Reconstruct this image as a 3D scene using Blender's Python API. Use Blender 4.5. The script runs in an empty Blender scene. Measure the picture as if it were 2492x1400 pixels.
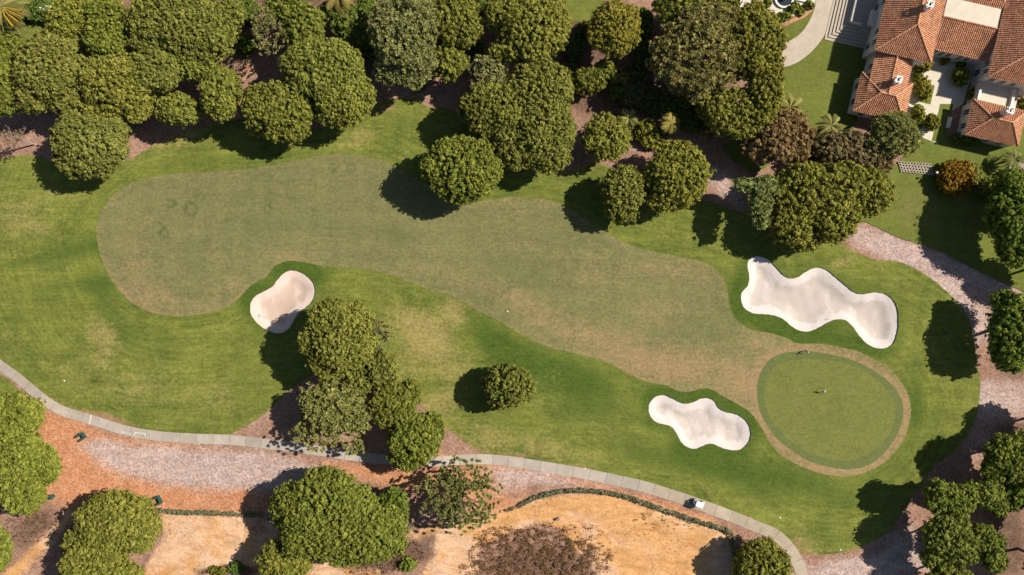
import bpy, bmesh, math, random
import numpy as np
from mathutils import Vector, Matrix
from mathutils.geometry import delaunay_2d_cdt

random.seed(7)
RNG = np.random.default_rng(11)
scene = bpy.context.scene
COL = scene.collection
R = math.radians

# ------------------------------------------------------------------ camera, sky, sun, exposure
CAM_H = 150.0                      # drone height above the fairway (m)
GROUND_W = 220.0                   # metres of ground across the frame
PPM = 2492.0 / GROUND_W            # image pixels per metre of ground
cam_data = bpy.data.cameras.new('camera')
cam = bpy.data.objects.new('camera', cam_data)
COL.objects.link(cam)
cam.location = (0, 0, CAM_H)
cam.rotation_euler = (0, 0, 0)
cam_data.sensor_fit = 'HORIZONTAL'
cam_data.angle = 2 * math.atan(GROUND_W / 2 / CAM_H)
cam_data.clip_start = 1.0
cam_data.clip_end = 6000
scene.camera = cam

SUN_EL, SUN_AZ = R(42.5), R(17)      # azimuth counted from +X towards +Y
world = bpy.data.worlds.new('World')
scene.world = world
world.use_nodes = True
wn = world.node_tree
for n in list(wn.nodes):
    wn.nodes.remove(n)
sky = wn.nodes.new('ShaderNodeTexSky')
sky.sky_type = 'NISHITA'
sky.sun_disc = False
sky.sun_elevation = SUN_EL
sky.sun_rotation = R(90) - SUN_AZ
sky.altitude = 50
bg = wn.nodes.new('ShaderNodeBackground')
bg.inputs['Strength'].default_value = 0.05
wo = wn.nodes.new('ShaderNodeOutputWorld')
wn.links.new(sky.outputs[0], bg.inputs[0])
wn.links.new(bg.outputs[0], wo.inputs[0])

sun_data = bpy.data.lights.new('sun', 'SUN')
sun_data.energy = 5.0
sun_data.angle = R(0.5)
sun_data.color = (1.0, 0.93, 0.82)
sun = bpy.data.objects.new('sun', sun_data)
COL.objects.link(sun)
sd = Vector((-math.cos(SUN_EL) * math.cos(SUN_AZ), -math.cos(SUN_EL) * math.sin(SUN_AZ), -math.sin(SUN_EL)))
sun.rotation_euler = sd.to_track_quat('-Z', 'Y').to_euler()
sun.location = (60, 20, 120)

scene.view_settings.view_transform = 'Standard'
scene.view_settings.look = 'None'
scene.view_settings.exposure = 0.60
scene.view_settings.gamma = 1.0
scene.view_settings.use_curve_mapping = False
scene.render.engine = 'CYCLES'
scene.cycles.max_bounces = 6
scene.cycles.transparent_max_bounces = 4

# ------------------------------------------------------------------ helpers: image pixels -> metres, tags
def W(px, py, h=0.0):
    """image pixel coordinates of a point h metres up -> world x, y"""
    f = (1 - h / CAM_H) / PPM
    return ((px - 1246.0) * f, (700.0 - py) * f)

def tag(o, label=None, cat=None, group=None, kind=None):
    if label: o['label'] = label
    if cat: o['category'] = cat
    if group: o['group'] = group
    if kind: o['kind'] = kind
    return o

def empty(name, loc=(0, 0, 0), rz=0.0, parent=None):
    o = bpy.data.objects.new(name, None)
    o.empty_display_size = 0.3
    COL.objects.link(o)
    o.location = loc
    o.rotation_euler = (0, 0, rz)
    if parent: o.parent = parent
    return o

def link_mesh(name, me, mat, parent=None):
    o = bpy.data.objects.new(name, me)
    COL.objects.link(o)
    if mat is not None and not me.materials:
        for m in (mat if isinstance(mat, (list, tuple)) else [mat]):
            me.materials.append(m)
    if parent: o.parent = parent
    return o

def np_mesh(name, V, F, attrs=None, smooth=False):
    """V (n,3) floats, F (m,k) ints, all faces the same size"""
    V = np.asarray(V, np.float32); F = np.asarray(F, np.int32)
    me = bpy.data.meshes.new(name)
    me.vertices.add(len(V))
    me.vertices.foreach_set('co', V.ravel())
    m, k = F.shape
    me.loops.add(m * k)
    me.loops.foreach_set('vertex_index', F.ravel())
    me.polygons.add(m)
    me.polygons.foreach_set('loop_start', np.arange(0, m * k, k, dtype=np.int32))
    me.polygons.foreach_set('use_smooth', np.full(m, bool(smooth)))
    if attrs:
        for an, av in attrs.items():
            a = me.attributes.new(an, 'FLOAT', 'POINT')
            a.data.foreach_set('value', np.asarray(av, np.float32))
    me.update(calc_edges=True)
    return me

class MB:
    """collects boxes, tubes and prisms into one mesh"""
    def __init__(self):
        self.v = []; self.f = []
    def add(self, vs, fs):
        b = len(self.v)
        self.v += [tuple(p) for p in vs]
        self.f += [tuple(i + b for i in f) for f in fs]
    def box(self, c, s, rz=0.0, M=None, taper=1.0):
        cx, cy, cz = c; sx, sy, sz = s[0] / 2, s[1] / 2, s[2] / 2
        ca, sa = math.cos(rz), math.sin(rz)
        vs = []
        for z, t in ((-sz, 1.0), (sz, taper)):
            for x, y in ((-sx, -sy), (sx, -sy), (sx, sy), (-sx, sy)):
                p = (cx + (x * ca - y * sa) * t, cy + (x * sa + y * ca) * t, cz + z)
                if M: p = M @ Vector(p)
                vs.append(p)
        self.add(vs, [(3, 2, 1, 0), (4, 5, 6, 7), (0, 1, 5, 4), (1, 2, 6, 5), (2, 3, 7, 6), (3, 0, 4, 7)])
    def prism(self, poly, z0, z1):
        n = len(poly)
        area = sum(poly[i][0] * poly[(i + 1) % n][1] - poly[(i + 1) % n][0] * poly[i][1] for i in range(n))
        if area < 0: poly = list(reversed(poly))
        vs = [(x, y, z0) for x, y in poly] + [(x, y, z1) for x, y in poly]
        fs = [tuple(range(n - 1, -1, -1)), tuple(range(n, 2 * n))]
        fs += [(i, (i + 1) % n, (i + 1) % n + n, i + n) for i in range(n)]
        self.add(vs, fs)
    def tube(self, pts, rad, n=7, cap=True):
        pts = [Vector(p) for p in pts]
        if not isinstance(rad, (list, tuple)): rad = [rad] * len(pts)
        vs = []; fs = []
        up = Vector((0.13, 0.31, 0.94)).normalized()
        for i, p in enumerate(pts):
            t = (pts[min(i + 1, len(pts) - 1)] - pts[max(i - 1, 0)]).normalized()
            a = t.cross(up)
            if a.length < 1e-3: a = t.cross(Vector((1, 0, 0)))
            a.normalize(); b = t.cross(a)
            for k in range(n):
                an = 2 * math.pi * k / n
                vs.append(p + (a * math.cos(an) + b * math.sin(an)) * rad[i])
        for i in range(len(pts) - 1):
            for k in range(n):
                fs.append((i * n + k, i * n + (k + 1) % n, (i + 1) * n + (k + 1) % n, (i + 1) * n + k))
        if cap:
            fs.append(tuple(range(n)))
            fs.append(tuple(range((len(pts) - 1) * n + n - 1, (len(pts) - 1) * n - 1, -1)))
        self.add(vs, fs)
    def lathe(self, c, prof, n=14):
        vs = []; fs = []
        for r, z in prof:
            for k in range(n):
                a = 2 * math.pi * k / n
                vs.append((c[0] + r * math.cos(a), c[1] + r * math.sin(a), c[2] + z))
        for i in range(len(prof) - 1):
            for k in range(n):
                fs.append((i * n + k, i * n + (k + 1) % n, (i + 1) * n + (k + 1) % n, (i + 1) * n + k))
        fs.append(tuple(range(n - 1, -1, -1)))
        fs.append(tuple(range((len(prof) - 1) * n, len(prof) * n)))
        self.add(vs, fs)
    def mesh(self, name, smooth=False):
        me = bpy.data.meshes.new(name)
        me.from_pydata([tuple(p) for p in self.v], [], self.f)
        if smooth:
            for p in me.polygons: p.use_smooth = True
        me.update()
        return me
    def build(self, name, mat, parent=None, smooth=False, bevel=0.0):
        me = self.mesh(name, smooth)
        if bevel > 0:
            bm = bmesh.new(); bm.from_mesh(me)
            bmesh.ops.remove_doubles(bm, verts=bm.verts, dist=1e-5)
            bmesh.ops.bevel(bm, geom=list(bm.edges), offset=bevel, segments=2, affect='EDGES', profile=0.6)
            bm.to_mesh(me); bm.free()
        return link_mesh(name, me, mat, parent)

# smooth pseudo noise from random plane waves
class Waves:
    def __init__(self, seed, n=14, dim=2, lo=0.6, hi=1.8):
        r = np.random.default_rng(seed)
        k = r.normal(size=(n, dim)); k /= np.linalg.norm(k, axis=1)[:, None]
        self.k = k * r.uniform(lo, hi, n)[:, None]
        self.p = r.uniform(0, 6.283, n); self.n = n
    def __call__(self, P, f=1.0):
        return np.sin((P * f) @ self.k.T * 6.283 + self.p).sum(1) / math.sqrt(self.n * 0.5) * 0.5

# polygon helpers
def smooth_poly(pts, step=0.6, closed=True):
    P = np.array(pts, float); n = len(P); out = []
    rng_ = range(n) if closed else range(n - 1)
    for i in rng_:
        if closed:
            p0, p1, p2, p3 = P[(i - 1) % n], P[i], P[(i + 1) % n], P[(i + 2) % n]
        else:
            p0, p1, p2, p3 = P[max(i - 1, 0)], P[i], P[i + 1], P[min(i + 2, n - 1)]
        L = np.linalg.norm(p2 - p1)
        m = max(1, int(L / step))
        a = [np.linalg.norm(q) ** 0.5 + 1e-6 for q in (p1 - p0, p2 - p1, p3 - p2)]
        m1 = (p2 - p1) + a[1] * ((p1 - p0) / a[0] - (p2 - p0) / (a[0] + a[1])) if a[0] > 1e-5 else (p2 - p1)
        m2 = (p2 - p1) + a[1] * ((p3 - p2) / a[2] - (p3 - p1) / (a[1] + a[2])) if a[2] > 1e-5 else (p2 - p1)
        for j in range(m):
            t = j / m
            out.append((2 * t**3 - 3 * t**2 + 1) * p1 + (t**3 - 2 * t**2 + t) * m1 + (-2 * t**3 + 3 * t**2) * p2 + (t**3 - t**2) * m2)
    if not closed: out.append(P[-1])
    return np.array(out)

def poly_w(px_pts, step=0.6):
    return smooth_poly([W(*p) for p in px_pts], step)

def in_poly(P, poly):
    x, y = P[:, 0], P[:, 1]
    inside = np.zeros(len(P), bool)
    n = len(poly)
    for i in range(n):
        x1, y1 = poly[i]; x2, y2 = poly[(i + 1) % n]
        if y1 == y2: continue
        c = ((y1 > y) != (y2 > y))
        if not c.any(): continue
        inside ^= c & (x < (x2 - x1) * (y - y1) / (y2 - y1) + x1)
    return inside

def poly_dist(P, poly, closed=True, along=False):
    """distance to a polyline and arc position of the nearest point"""
    A = np.asarray(poly); B = np.roll(A, -1, 0)
    if not closed: A, B = A[:-1], B[:-1]
    D = B - A; L2 = (D ** 2).sum(1) + 1e-9
    cum = np.concatenate([[0], np.cumsum(np.sqrt(L2))])[:-1]
    out = np.empty(len(P)); arc = np.empty(len(P))
    for s in range(0, len(P), 4000):
        Q = P[s:s + 4000]
        t = np.clip(((Q[:, None, :] - A[None]) * D[None]).sum(2) / L2, 0, 1)
        d2 = ((Q[:, None, :] - A[None] - t[:, :, None] * D[None]) ** 2).sum(2)
        j = d2.argmin(1); ii = np.arange(len(Q))
        out[s:s + 4000] = np.sqrt(d2[ii, j])
        arc[s:s + 4000] = cum[j] + t[ii, j] * np.sqrt(L2[j])
    return (out, arc) if along else out

def sstep(a, b, x):
    t = np.clip((x - a) / (b - a), 0, 1)
    return t * t * (3 - 2 * t)

def blobs(P, lst):
    """sum of soft elliptical patches; entries (px, py, rx, ry, angle_deg, weight) in image pixels"""
    o = np.zeros(len(P))
    for px, py, rx, ry, an, w in lst:
        cx, cy = W(px, py); a = R(-an)
        dx = P[:, 0] - cx; dy = P[:, 1] - cy
        u = (dx * math.cos(a) + dy * math.sin(a)) / (rx / PPM)
        v = (-dx * math.sin(a) + dy * math.cos(a)) / (ry / PPM)
        o += w * np.exp(-(u * u + v * v) * 1.3)
    return o

def hgt(P):
    """gentle lie of the land"""
    P = np.atleast_2d(np.asarray(P, float))
    x, y = P[:, 0], P[:, 1]
    h = 0.22 * np.sin(x * 0.075 + 1.0) * np.cos(y * 0.09 + 0.4) + 0.14 * np.sin(x * 0.16 - y * 0.11)
    flat = sstep(50, 66, x) * sstep(14, 26, y)
    return h * (1 - flat)

def gz(x, y):
    return float(hgt(np.array([[x, y]]))[0])
# ------------------------------------------------------------------ materials
class NT:
    def __init__(self, name):
        self.m = bpy.data.materials.new(name)
        self.m.use_nodes = True
        self.t = self.m.node_tree
        for n in list(self.t.nodes): self.t.nodes.remove(n)
        self.out = self.t.nodes.new('ShaderNodeOutputMaterial')
    def n(self, ty, **kw):
        nd = self.t.nodes.new(ty)
        for k, v in kw.items(): setattr(nd, k, v)
        return nd
    def set(self, sock, v):
        if hasattr(v, 'links') or isinstance(v, bpy.types.NodeSocket): self.t.links.new(v, sock)
        elif isinstance(v, (tuple, list)) and len(v) == 3 and sock.type == 'RGBA': sock.default_value = (*v, 1)
        else: sock.default_value = v
    def math(self, op, a, b=0.0, c=None, clamp=False):
        nd = self.n('ShaderNodeMath', operation=op, use_clamp=clamp)
        self.set(nd.inputs[0], a); self.set(nd.inputs[1], b)
        if c is not None: self.set(nd.inputs[2], c)
        return nd.outputs[0]
    def mix(self, f, a, b, bt='MIX'):
        nd = self.n('ShaderNodeMix', data_type='RGBA', blend_type=bt)
        self.set(nd.inputs[0], f); self.set(nd.inputs[6], a); self.set(nd.inputs[7], b)
        return nd.outputs[2]
    def attr(self, name, vec=False):
        nd = self.n('ShaderNodeAttribute', attribute_name=name)
        return nd.outputs['Color'] if vec else nd.outputs['Fac']
    def pos(self):
        return self.n('ShaderNodeNewGeometry').outputs['Position']
    def noise(self, vec, scale, detail=3.0, rough=0.55, lac=2.0, dist=0.0):
        nd = self.n('ShaderNodeTexNoise')
        self.set(nd.inputs['Vector'], vec); nd.inputs['Scale'].default_value = scale
        nd.inputs['Detail'].default_value = detail; nd.inputs['Roughness'].default_value = rough
        nd.inputs['Lacunarity'].default_value = lac; nd.inputs['Distortion'].default_value = dist
        return nd.outputs['Fac']
    def mapping(self, vec, scale=(1, 1, 1), rot=(0, 0, 0), loc=(0, 0, 0)):
        nd = self.n('ShaderNodeMapping')
        self.set(nd.inputs['Vector'], vec)
        nd.inputs['Scale'].default_value = scale; nd.inputs['Rotation'].default_value = rot
        nd.inputs['Location'].default_value = loc
        return nd.outputs[0]
    def ss(self, x, a, b):
        nd = self.n('ShaderNodeMapRange', interpolation_type='SMOOTHSTEP')
        self.set(nd.inputs[0], x); nd.inputs[1].default_value = a; nd.inputs[2].default_value = b
        return nd.outputs[0]
    def lin(self, x, a, b, c=0.0, d=1.0):
        nd = self.n('ShaderNodeMapRange')
        self.set(nd.inputs[0], x); nd.inputs[1].default_value = a; nd.inputs[2].default_value = b
        nd.inputs[3].default_value = c; nd.inputs[4].default_value = d
        return nd.outputs[0]
    def scale_col(self, col, f):
        nd = self.n('ShaderNodeVectorMath', operation='SCALE')
        self.set(nd.inputs[0], col); self.set(nd.inputs['Scale'], f)
        return nd.outputs[0]
    def combine(self, x, y, z=0.0):
        nd = self.n('ShaderNodeCombineXYZ')
        self.set(nd.inputs[0], x); self.set(nd.inputs[1], y); self.set(nd.inputs[2], z)
        return nd.outputs[0]
    def bump(self, h, strength=0.5, dist=0.1):
        nd = self.n('ShaderNodeBump')
        nd.inputs['Strength'].default_value = strength; nd.inputs['Distance'].default_value = dist
        self.set(nd.inputs['Height'], h)
        return nd.outputs[0]
    def finish(self, col, rough=0.9, spec=0.2, normal=None, metal=0.0, **kw):
        p = self.n('ShaderNodeBsdfPrincipled')
        self.set(p.inputs['Base Color'], self.scale_col(col, 0.81)); self.set(p.inputs['Roughness'], rough)
        p.inputs['Specular IOR Level'].default_value = spec
        p.inputs['Metallic'].default_value = metal
        if normal is not None: self.t.links.new(normal, p.inputs['Normal'])
        for k, v in kw.items(): p.inputs[k].default_value = v
        self.t.links.new(p.outputs[0], self.out.inputs[0])
        return self.m

def plain(name, col, rough=0.6, spec=0.3, var=0.12, scale=6.0, metal=0.0):
    t = NT(name)
    nz = t.noise(t.pos(), scale, 4.0, 0.6)
    c = t.scale_col(t.n('ShaderNodeRGB').outputs[0], t.lin(nz, 0.25, 0.75, 1 - var, 1 + var))
    t.t.nodes['RGB'].outputs[0].default_value = (*col, 1)
    return t.finish(c, rough, spec, metal=metal)

def grass_mat(name, dark, bright, dry, bare, lush, streak=0.5, fine=0.30, patch=0.07, bands=0.0):
    """mown turf: attributes dry / bare / lush hold the patches, fa / fu the mowing direction"""
    t = NT(name); P = t.pos()
    fa, fu = t.attr('fa'), t.attr('fu')
    flow = t.combine(t.math('MULTIPLY', fa, 0.10), t.math('MULTIPLY', fu, 1.1))
    st = t.noise(flow, 1.0, 4.0, 0.65)
    st2 = t.noise(t.mapping(P, (0.05, 0.75, 1), (0, 0, R(6))), 1.0, 5.0, 0.65)
    big = t.noise(P, patch, 5.0, 0.62)
    med = t.noise(P, 0.35, 4.0, 0.65)
    f1 = t.noise(P, 1.6, 3.0, 0.7)
    f2 = t.noise(P, 4.5, 2.0, 0.7)
    g = t.math('ADD', t.math('MULTIPLY', big, 0.95), t.math('MULTIPLY', st, streak))
    g = t.math('ADD', g, t.math('MULTIPLY', st2, streak * 0.8))
    g = t.math('ADD', g, t.math('MULTIPLY', med, 0.45))
    mean = 0.5 * (0.95 + streak * 1.8 + 0.45)
    c = t.mix(t.lin(g, mean - 0.27, mean + 0.27), dark, bright)
    wob = t.math('ADD', t.math('MULTIPLY', t.math('SUBTRACT', med, 0.5), 0.9),
                 t.math('MULTIPLY', t.math('SUBTRACT', f1, 0.5), 0.7))
    wob = t.math('ADD', wob, t.math('MULTIPLY', t.math('SUBTRACT', st2, 0.5), 0.5))
    lu = t.ss(t.math('ADD', t.attr('lush'), t.math('MULTIPLY', wob, 0.5)), 0.15, 1.0)
    c = t.mix(lu, c, lush)
    dr = t.ss(t.math('ADD', t.attr('dry'), wob), 0.12, 1.05)
    c = t.mix(dr, c, dry)
    br = t.ss(t.math('ADD', t.attr('bare'), t.math('MULTIPLY', wob, 0.9)), 0.35, 0.95)
    c = t.mix(br, c, bare)
    f3 = t.noise(t.mapping(P, (0.45, 1.9, 1), (0, 0, R(8))), 1.0, 3.0, 0.7)
    ff = t.math('ADD', t.math('MULTIPLY', t.math('SUBTRACT', f1, 0.5), 2.4), t.math('MULTIPLY', t.math('SUBTRACT', f2, 0.5), 1.6))
    ff = t.math('ADD', ff, t.math('MULTIPLY', t.math('SUBTRACT', f3, 0.5), 1.6))
    if bands:
        for rot, per in ((R(4), 5.2), (R(93), 4.4)):
            w = t.n('ShaderNodeTexWave', wave_type='BANDS', bands_direction='Y')
            t.set(w.inputs['Vector'], t.mapping(P, (1, 1, 1), (0, 0, rot)))
            w.inputs['Scale'].default_value = 0.314 / per; w.inputs['Distortion'].default_value = 3.0
            w.inputs['Detail'].default_value = 2.0; w.inputs['Detail Scale'].default_value = 0.6
            ff = t.math('ADD', ff, t.math('MULTIPLY', t.math('SUBTRACT', w.outputs['Fac'], 0.5), bands))
    c = t.scale_col(c, t.math('ADD', 1.0, t.math('MULTIPLY', ff, fine * 1.6)))
    nb = t.bump(t.math('ADD', f2, t.math('MULTIPLY', f1, 0.6)), 0.35, 0.08)
    return t.finish(c, 0.95, 0.08, nb)

def ground_mat():
    """bark mulch with pale chippings, orange chips, bare sand and dark leaf soil where the attributes say so"""
    t = NT('bark_mulch_ground'); P = t.pos()
    med = t.noise(P, 0.30, 5.0, 0.65); fin = t.noise(P, 2.2, 3.0, 0.75)
    vo = t.n('ShaderNodeTexVoronoi'); t.set(vo.inputs['Vector'], P); vo.inputs['Scale'].default_value = 3.4
    vr = t.n('ShaderNodeSeparateColor'); t.t.links.new(vo.outputs['Color'], vr.inputs[0])
    chip = vr.outputs[0]
    str_ = t.noise(t.mapping(P, (0.22, 0.55, 1), (0, 0, R(-14))), 1.0, 6.0, 0.72, dist=1.2)
    wob = t.math('ADD', t.math('MULTIPLY', t.math('SUBTRACT', med, 0.5), 1.0), t.math('MULTIPLY', t.math('SUBTRACT', fin, 0.5), 0.8))
    mul = t.mix(t.lin(med, 0.3, 0.7), (0.29, 0.162, 0.108), (0.40, 0.25, 0.185))
    org = t.mix(t.lin(med, 0.3, 0.7), (0.46, 0.20, 0.10), (0.57, 0.29, 0.155))
    pal = t.mix(t.lin(str_, 0.35, 0.65), (0.40, 0.28, 0.24), (0.55, 0.42, 0.37))
    snd = t.mix(t.lin(str_, 0.33, 0.67), (0.53, 0.31, 0.175), (0.80, 0.54, 0.36))
    drk = t.mix(t.lin(med, 0.3, 0.7), (0.11, 0.065, 0.045), (0.23, 0.145, 0.10))
    sor = t.mix(t.lin(str_, 0.33, 0.67), (0.50, 0.25, 0.09), (0.74, 0.42, 0.19))
    snd = t.mix(t.ss(t.noise(P, 0.10, 4.0, 0.6, dist=0.8), 0.43, 0.60), snd, sor)
    f = lambda a, lo, hi, k=1.0: t.ss(t.math('ADD', t.attr(a), t.math('MULTIPLY', wob, k)), lo, hi)
    c = t.mix(f('orange', 0.2, 0.9), mul, org)
    c = t.mix(f('pale', 0.15, 0.95, 0.9), c, pal)
    c = t.mix(f('sand', 0.30, 0.62, 0.6), c, snd)
    c = t.mix(t.math('MULTIPLY', f('ochre', 0.2, 0.9, 0.7), f('sand', 0.30, 0.62, 0.6)), c, sor)
    clod = t.math('MULTIPLY', t.ss(t.noise(P, 1.5, 3.0, 0.7), 0.54, 0.66), t.ss(t.noise(P, 0.16, 2.0, 0.5), 0.44, 0.62))
    c = t.mix(t.math('MULTIPLY', t.math('MULTIPLY', clod, 0.7), f('sand', 0.30, 0.62, 0.6)), c, (0.22, 0.12, 0.07))
    c = t.mix(f('soil', 0.30, 0.75, 1.0), c, drk)
    amp = t.math('MULTIPLY', t.math('SUBTRACT', 1.0, t.math('MULTIPLY', f('sand', 0.30, 0.62, 0.6), 0.65)), 1.0)
    sp = t.math('ADD', t.math('MULTIPLY', t.math('SUBTRACT', chip, 0.5), 0.55), t.math('MULTIPLY', t.math('SUBTRACT', fin, 0.5), 0.7))
    c = t.scale_col(c, t.math('ADD', 1.0, t.math('MULTIPLY', sp, amp)))
    hb = t.math('ADD', t.math('MULTIPLY', str_, 1.2), t.math('MULTIPLY', fin, 0.5))
    nb = t.bump(hb, 0.8, 0.25)
    return t.finish(c, 0.95, 0.05, nb)

def sand_mat(name, dry, damp):
    t = NT(name); P = t.pos()
    med = t.noise(P, 0.45, 4.0, 0.6); fin = t.noise(P, 3.0, 3.0, 0.7)
    d = t.attr('edge')
    rake = t.n('ShaderNodeTexWave', wave_type='BANDS')
    t.set(rake.inputs['Vector'], t.combine(t.math('ADD', d, t.math('MULTIPLY', med, 1.2)), 0.0))
    rake.inputs['Scale'].default_value = 0.55; rake.inputs['Distortion'].default_value = 1.5
    rake.inputs['Detail'].default_value = 2.0
    fl = t.ss(t.math('ADD', d, t.math('MULTIPLY', t.math('SUBTRACT', med, 0.5), 3.0)), 1.3, 2.2)
    track = t.ss(t.noise(t.mapping(P, (0.35, 0.12, 1), (0, 0, R(25))), 1.0, 4.0, 0.6), 0.52, 0.62)
    fl = t.math('MULTIPLY', fl, t.math('SUBTRACT', 1.0, t.math('MULTIPLY', track, 0.55)))
    c = t.mix(fl, dry, damp)
    c = t.scale_col(c, t.math('ADD', 1.0, t.math('ADD', t.math('MULTIPLY', t.math('SUBTRACT', rake.outputs['Fac'], 0.5), 0.03),
                                                   t.math('MULTIPLY', t.math('SUBTRACT', fin, 0.5), 0.24))))
    nb = t.bump(t.math('ADD', t.math('MULTIPLY', rake.outputs['Fac'], 0.25), t.math('MULTIPLY', fin, 0.7)), 0.3, 0.05)
    return t.finish(c, 0.95, 0.05, nb)

def concrete_mat(name, a, b, warm=None):
    t = NT(name); P = t.pos()
    med = t.noise(P, 0.5, 5.0, 0.65); fin = t.noise(P, 3.0, 3.0, 0.7)
    oi = t.n('ShaderNodeObjectInfo')
    c = t.mix(t.lin(med, 0.3, 0.7), a, b)
    c = t.mix(1.0, c, oi.outputs['Color'], 'MULTIPLY')
    c = t.scale_col(c, t.math('ADD', 0.86, t.math('MULTIPLY', fin, 0.28)))
    return t.finish(c, 0.85, 0.2, t.bump(fin, 0.2, 0.02))

def leaf_mat(name, lo, hi, brown=(0.16, 0.10, 0.05), trans=0.28, brown_at=0.93):
    t = NT(name)
    ti = t.attr('tint'); oi = t.n('ShaderNodeObjectInfo')
    c = t.mix(t.lin(ti, 0.0, 0.9), lo, hi)
    c = t.mix(t.ss(ti, brown_at, brown_at + 0.06), c, brown)
    c = t.mix(1.0, c, oi.outputs['Color'], 'MULTIPLY')
    d = t.n('ShaderNodeBsdfDiffuse'); t.t.links.new(c, d.inputs[0])
    tr = t.n('ShaderNodeBsdfTranslucent'); t.t.links.new(c, tr.inputs[0])
    mx = t.n('ShaderNodeMixShader'); mx.inputs[0].default_value = trans
    t.t.links.new(d.outputs[0], mx.inputs[1]); t.t.links.new(tr.outputs[0], mx.inputs[2])
    t.t.links.new(mx.outputs[0], t.out.inputs[0])
    return t.m

def tile_mat():
    t = NT('terracotta_tile'); P = t.pos()
    a = t.noise(P, 0.8, 4.0, 0.6); b = t.noise(P, 3.2, 2.0, 0.7)
    c = t.mix(t.lin(a, 0.3, 0.7), (0.56, 0.235, 0.115), (0.70, 0.38, 0.22))
    c = t.mix(t.ss(b, 0.55, 0.75), c, (0.80, 0.56, 0.41))
    c = t.mix(t.ss(b, 0.47, 0.30), c, (0.20, 0.085, 0.05))
    gr = t.noise(t.mapping(P, (0.5, 0.18, 1), (0, 0, R(13))), 1.0, 4.0, 0.65)
    c = t.mix(t.math('MULTIPLY', t.ss(gr, 0.52, 0.68), 0.55), c, (0.27, 0.17, 0.11))
    return t.finish(c, 0.9, 0.15, t.bump(b, 0.3, 0.03))

M = {}
M['rough'] = grass_mat('rough_turf', (0.090, 0.120, 0.022), (0.215, 0.228, 0.047), (0.295, 0.245, 0.085), (0.30, 0.185, 0.095), (0.070, 0.110, 0.018), streak=0.72, bands=0.10)
M['fairway'] = grass_mat('fairway_turf', (0.144, 0.150, 0.057), (0.216, 0.195, 0.082), (0.30, 0.215, 0.105), (0.27, 0.165, 0.082), (0.090, 0.118, 0.045), streak=0.45, fine=0.24, patch=0.05, bands=0.09)
M['green'] = grass_mat('putting_turf', (0.145, 0.160, 0.040), (0.185, 0.195, 0.052), (0.21, 0.19, 0.06), (0.2, 0.16, 0.06), (0.125, 0.155, 0.04), streak=0.2, fine=0.2, patch=0.09)
M['fringe'] = grass_mat('fringe_turf', (0.120, 0.144, 0.049), (0.150, 0.170, 0.055), (0.16, 0.16, 0.06), (0.16, 0.13, 0.06), (0.075, 0.115, 0.045), streak=0.15, fine=0.14, patch=0.06)
M['lawn'] = grass_mat('garden_lawn_turf', (0.105, 0.135, 0.026), (0.18, 0.195, 0.042), (0.20, 0.17, 0.06), (0.25, 0.16, 0.08), (0.05, 0.085, 0.016), streak=0.4, fine=0.2)
M['ground'] = ground_mat()
M['sand_white'] = sand_mat('white_bunker_sand', (0.69, 0.615, 0.58), (0.545, 0.475, 0.42))
M['sand_pink'] = sand_mat('pinkish_bunker_sand', (0.70, 0.56, 0.49), (0.57, 0.435, 0.345))
M['lip'] = plain('cut_turf_lip', (0.10, 0.075, 0.035), 0.95, 0.05, 0.3)
M['concrete'] = concrete_mat('path_concrete', (0.385, 0.34, 0.30), (0.49, 0.44, 0.395))
M['joint'] = plain('path_joint_sand', (0.16, 0.135, 0.115), 0.95, 0.05)
M['paint_white'] = plain('worn_white_paint', (0.62, 0.58, 0.53), 0.8, 0.2, 0.18, 3.0)
M['drive'] = concrete_mat('driveway_paving', (0.46, 0.38, 0.30), (0.56, 0.47, 0.38))
M['patio'] = concrete_mat('cream_patio_paving', (0.60, 0.53, 0.42), (0.70, 0.63, 0.52))
M['leaf_pine'] = leaf_mat('stone_pine_needles', (0.088, 0.098, 0.018), (0.345, 0.338, 0.075))
M['leaf_broad'] = leaf_mat('broad_leaves', (0.078, 0.094, 0.018), (0.315, 0.318, 0.072))
M['leaf_grey'] = leaf_mat('grey_green_needles', (0.155, 0.165, 0.06), (0.42, 0.39, 0.155), (0.28, 0.20, 0.12))
M['leaf_dry'] = leaf_mat('dry_twigs_and_leaves', (0.14, 0.09, 0.055), (0.34, 0.24, 0.14), (0.36, 0.25, 0.17))
M['leaf_hedge'] = leaf_mat('hedge_leaves', (0.10, 0.11, 0.06), (0.25, 0.255, 0.15))
M['leaf_palm'] = leaf_mat('palm_fronds', (0.10, 0.11, 0.035), (0.30, 0.27, 0.11), trans=0.12)
M['bark'] = plain('grey_brown_bark', (0.16, 0.115, 0.085), 0.95, 0.1, 0.35, 5.0)
M['dead_wood'] = plain('bleached_dead_wood', (0.30, 0.25, 0.21), 0.9, 0.1, 0.25, 5.0)
M['tile'] = tile_mat()
M['wall'] = plain('white_render', (0.74, 0.71, 0.66), 0.9, 0.15, 0.05, 1.2)
M['trim'] = plain('white_trim', (0.78, 0.75, 0.70), 0.8, 0.2, 0.04)
M['stone'] = plain('pale_stone', (0.50, 0.43, 0.34), 0.9, 0.15, 0.12, 2.0)
M['glass'] = plain('dark_window_glass', (0.03, 0.04, 0.05), 0.15, 0.5, 0.1)
M['shutter'] = plain('brown_shutter_wood', (0.20, 0.11, 0.06), 0.7, 0.2)
M['dark'] = plain('dark_opening', (0.025, 0.02, 0.018), 0.9, 0.1)
M['green_plastic'] = plain('dark_green_boards', (0.025, 0.085, 0.070), 0.6, 0.3, 0.1)
M['metal'] = plain('grey_metal', (0.35, 0.35, 0.36), 0.4, 0.5, 0.05, metal=0.6)
M['black'] = plain('black_rubber', (0.018, 0.018, 0.020), 0.7, 0.3)
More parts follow.
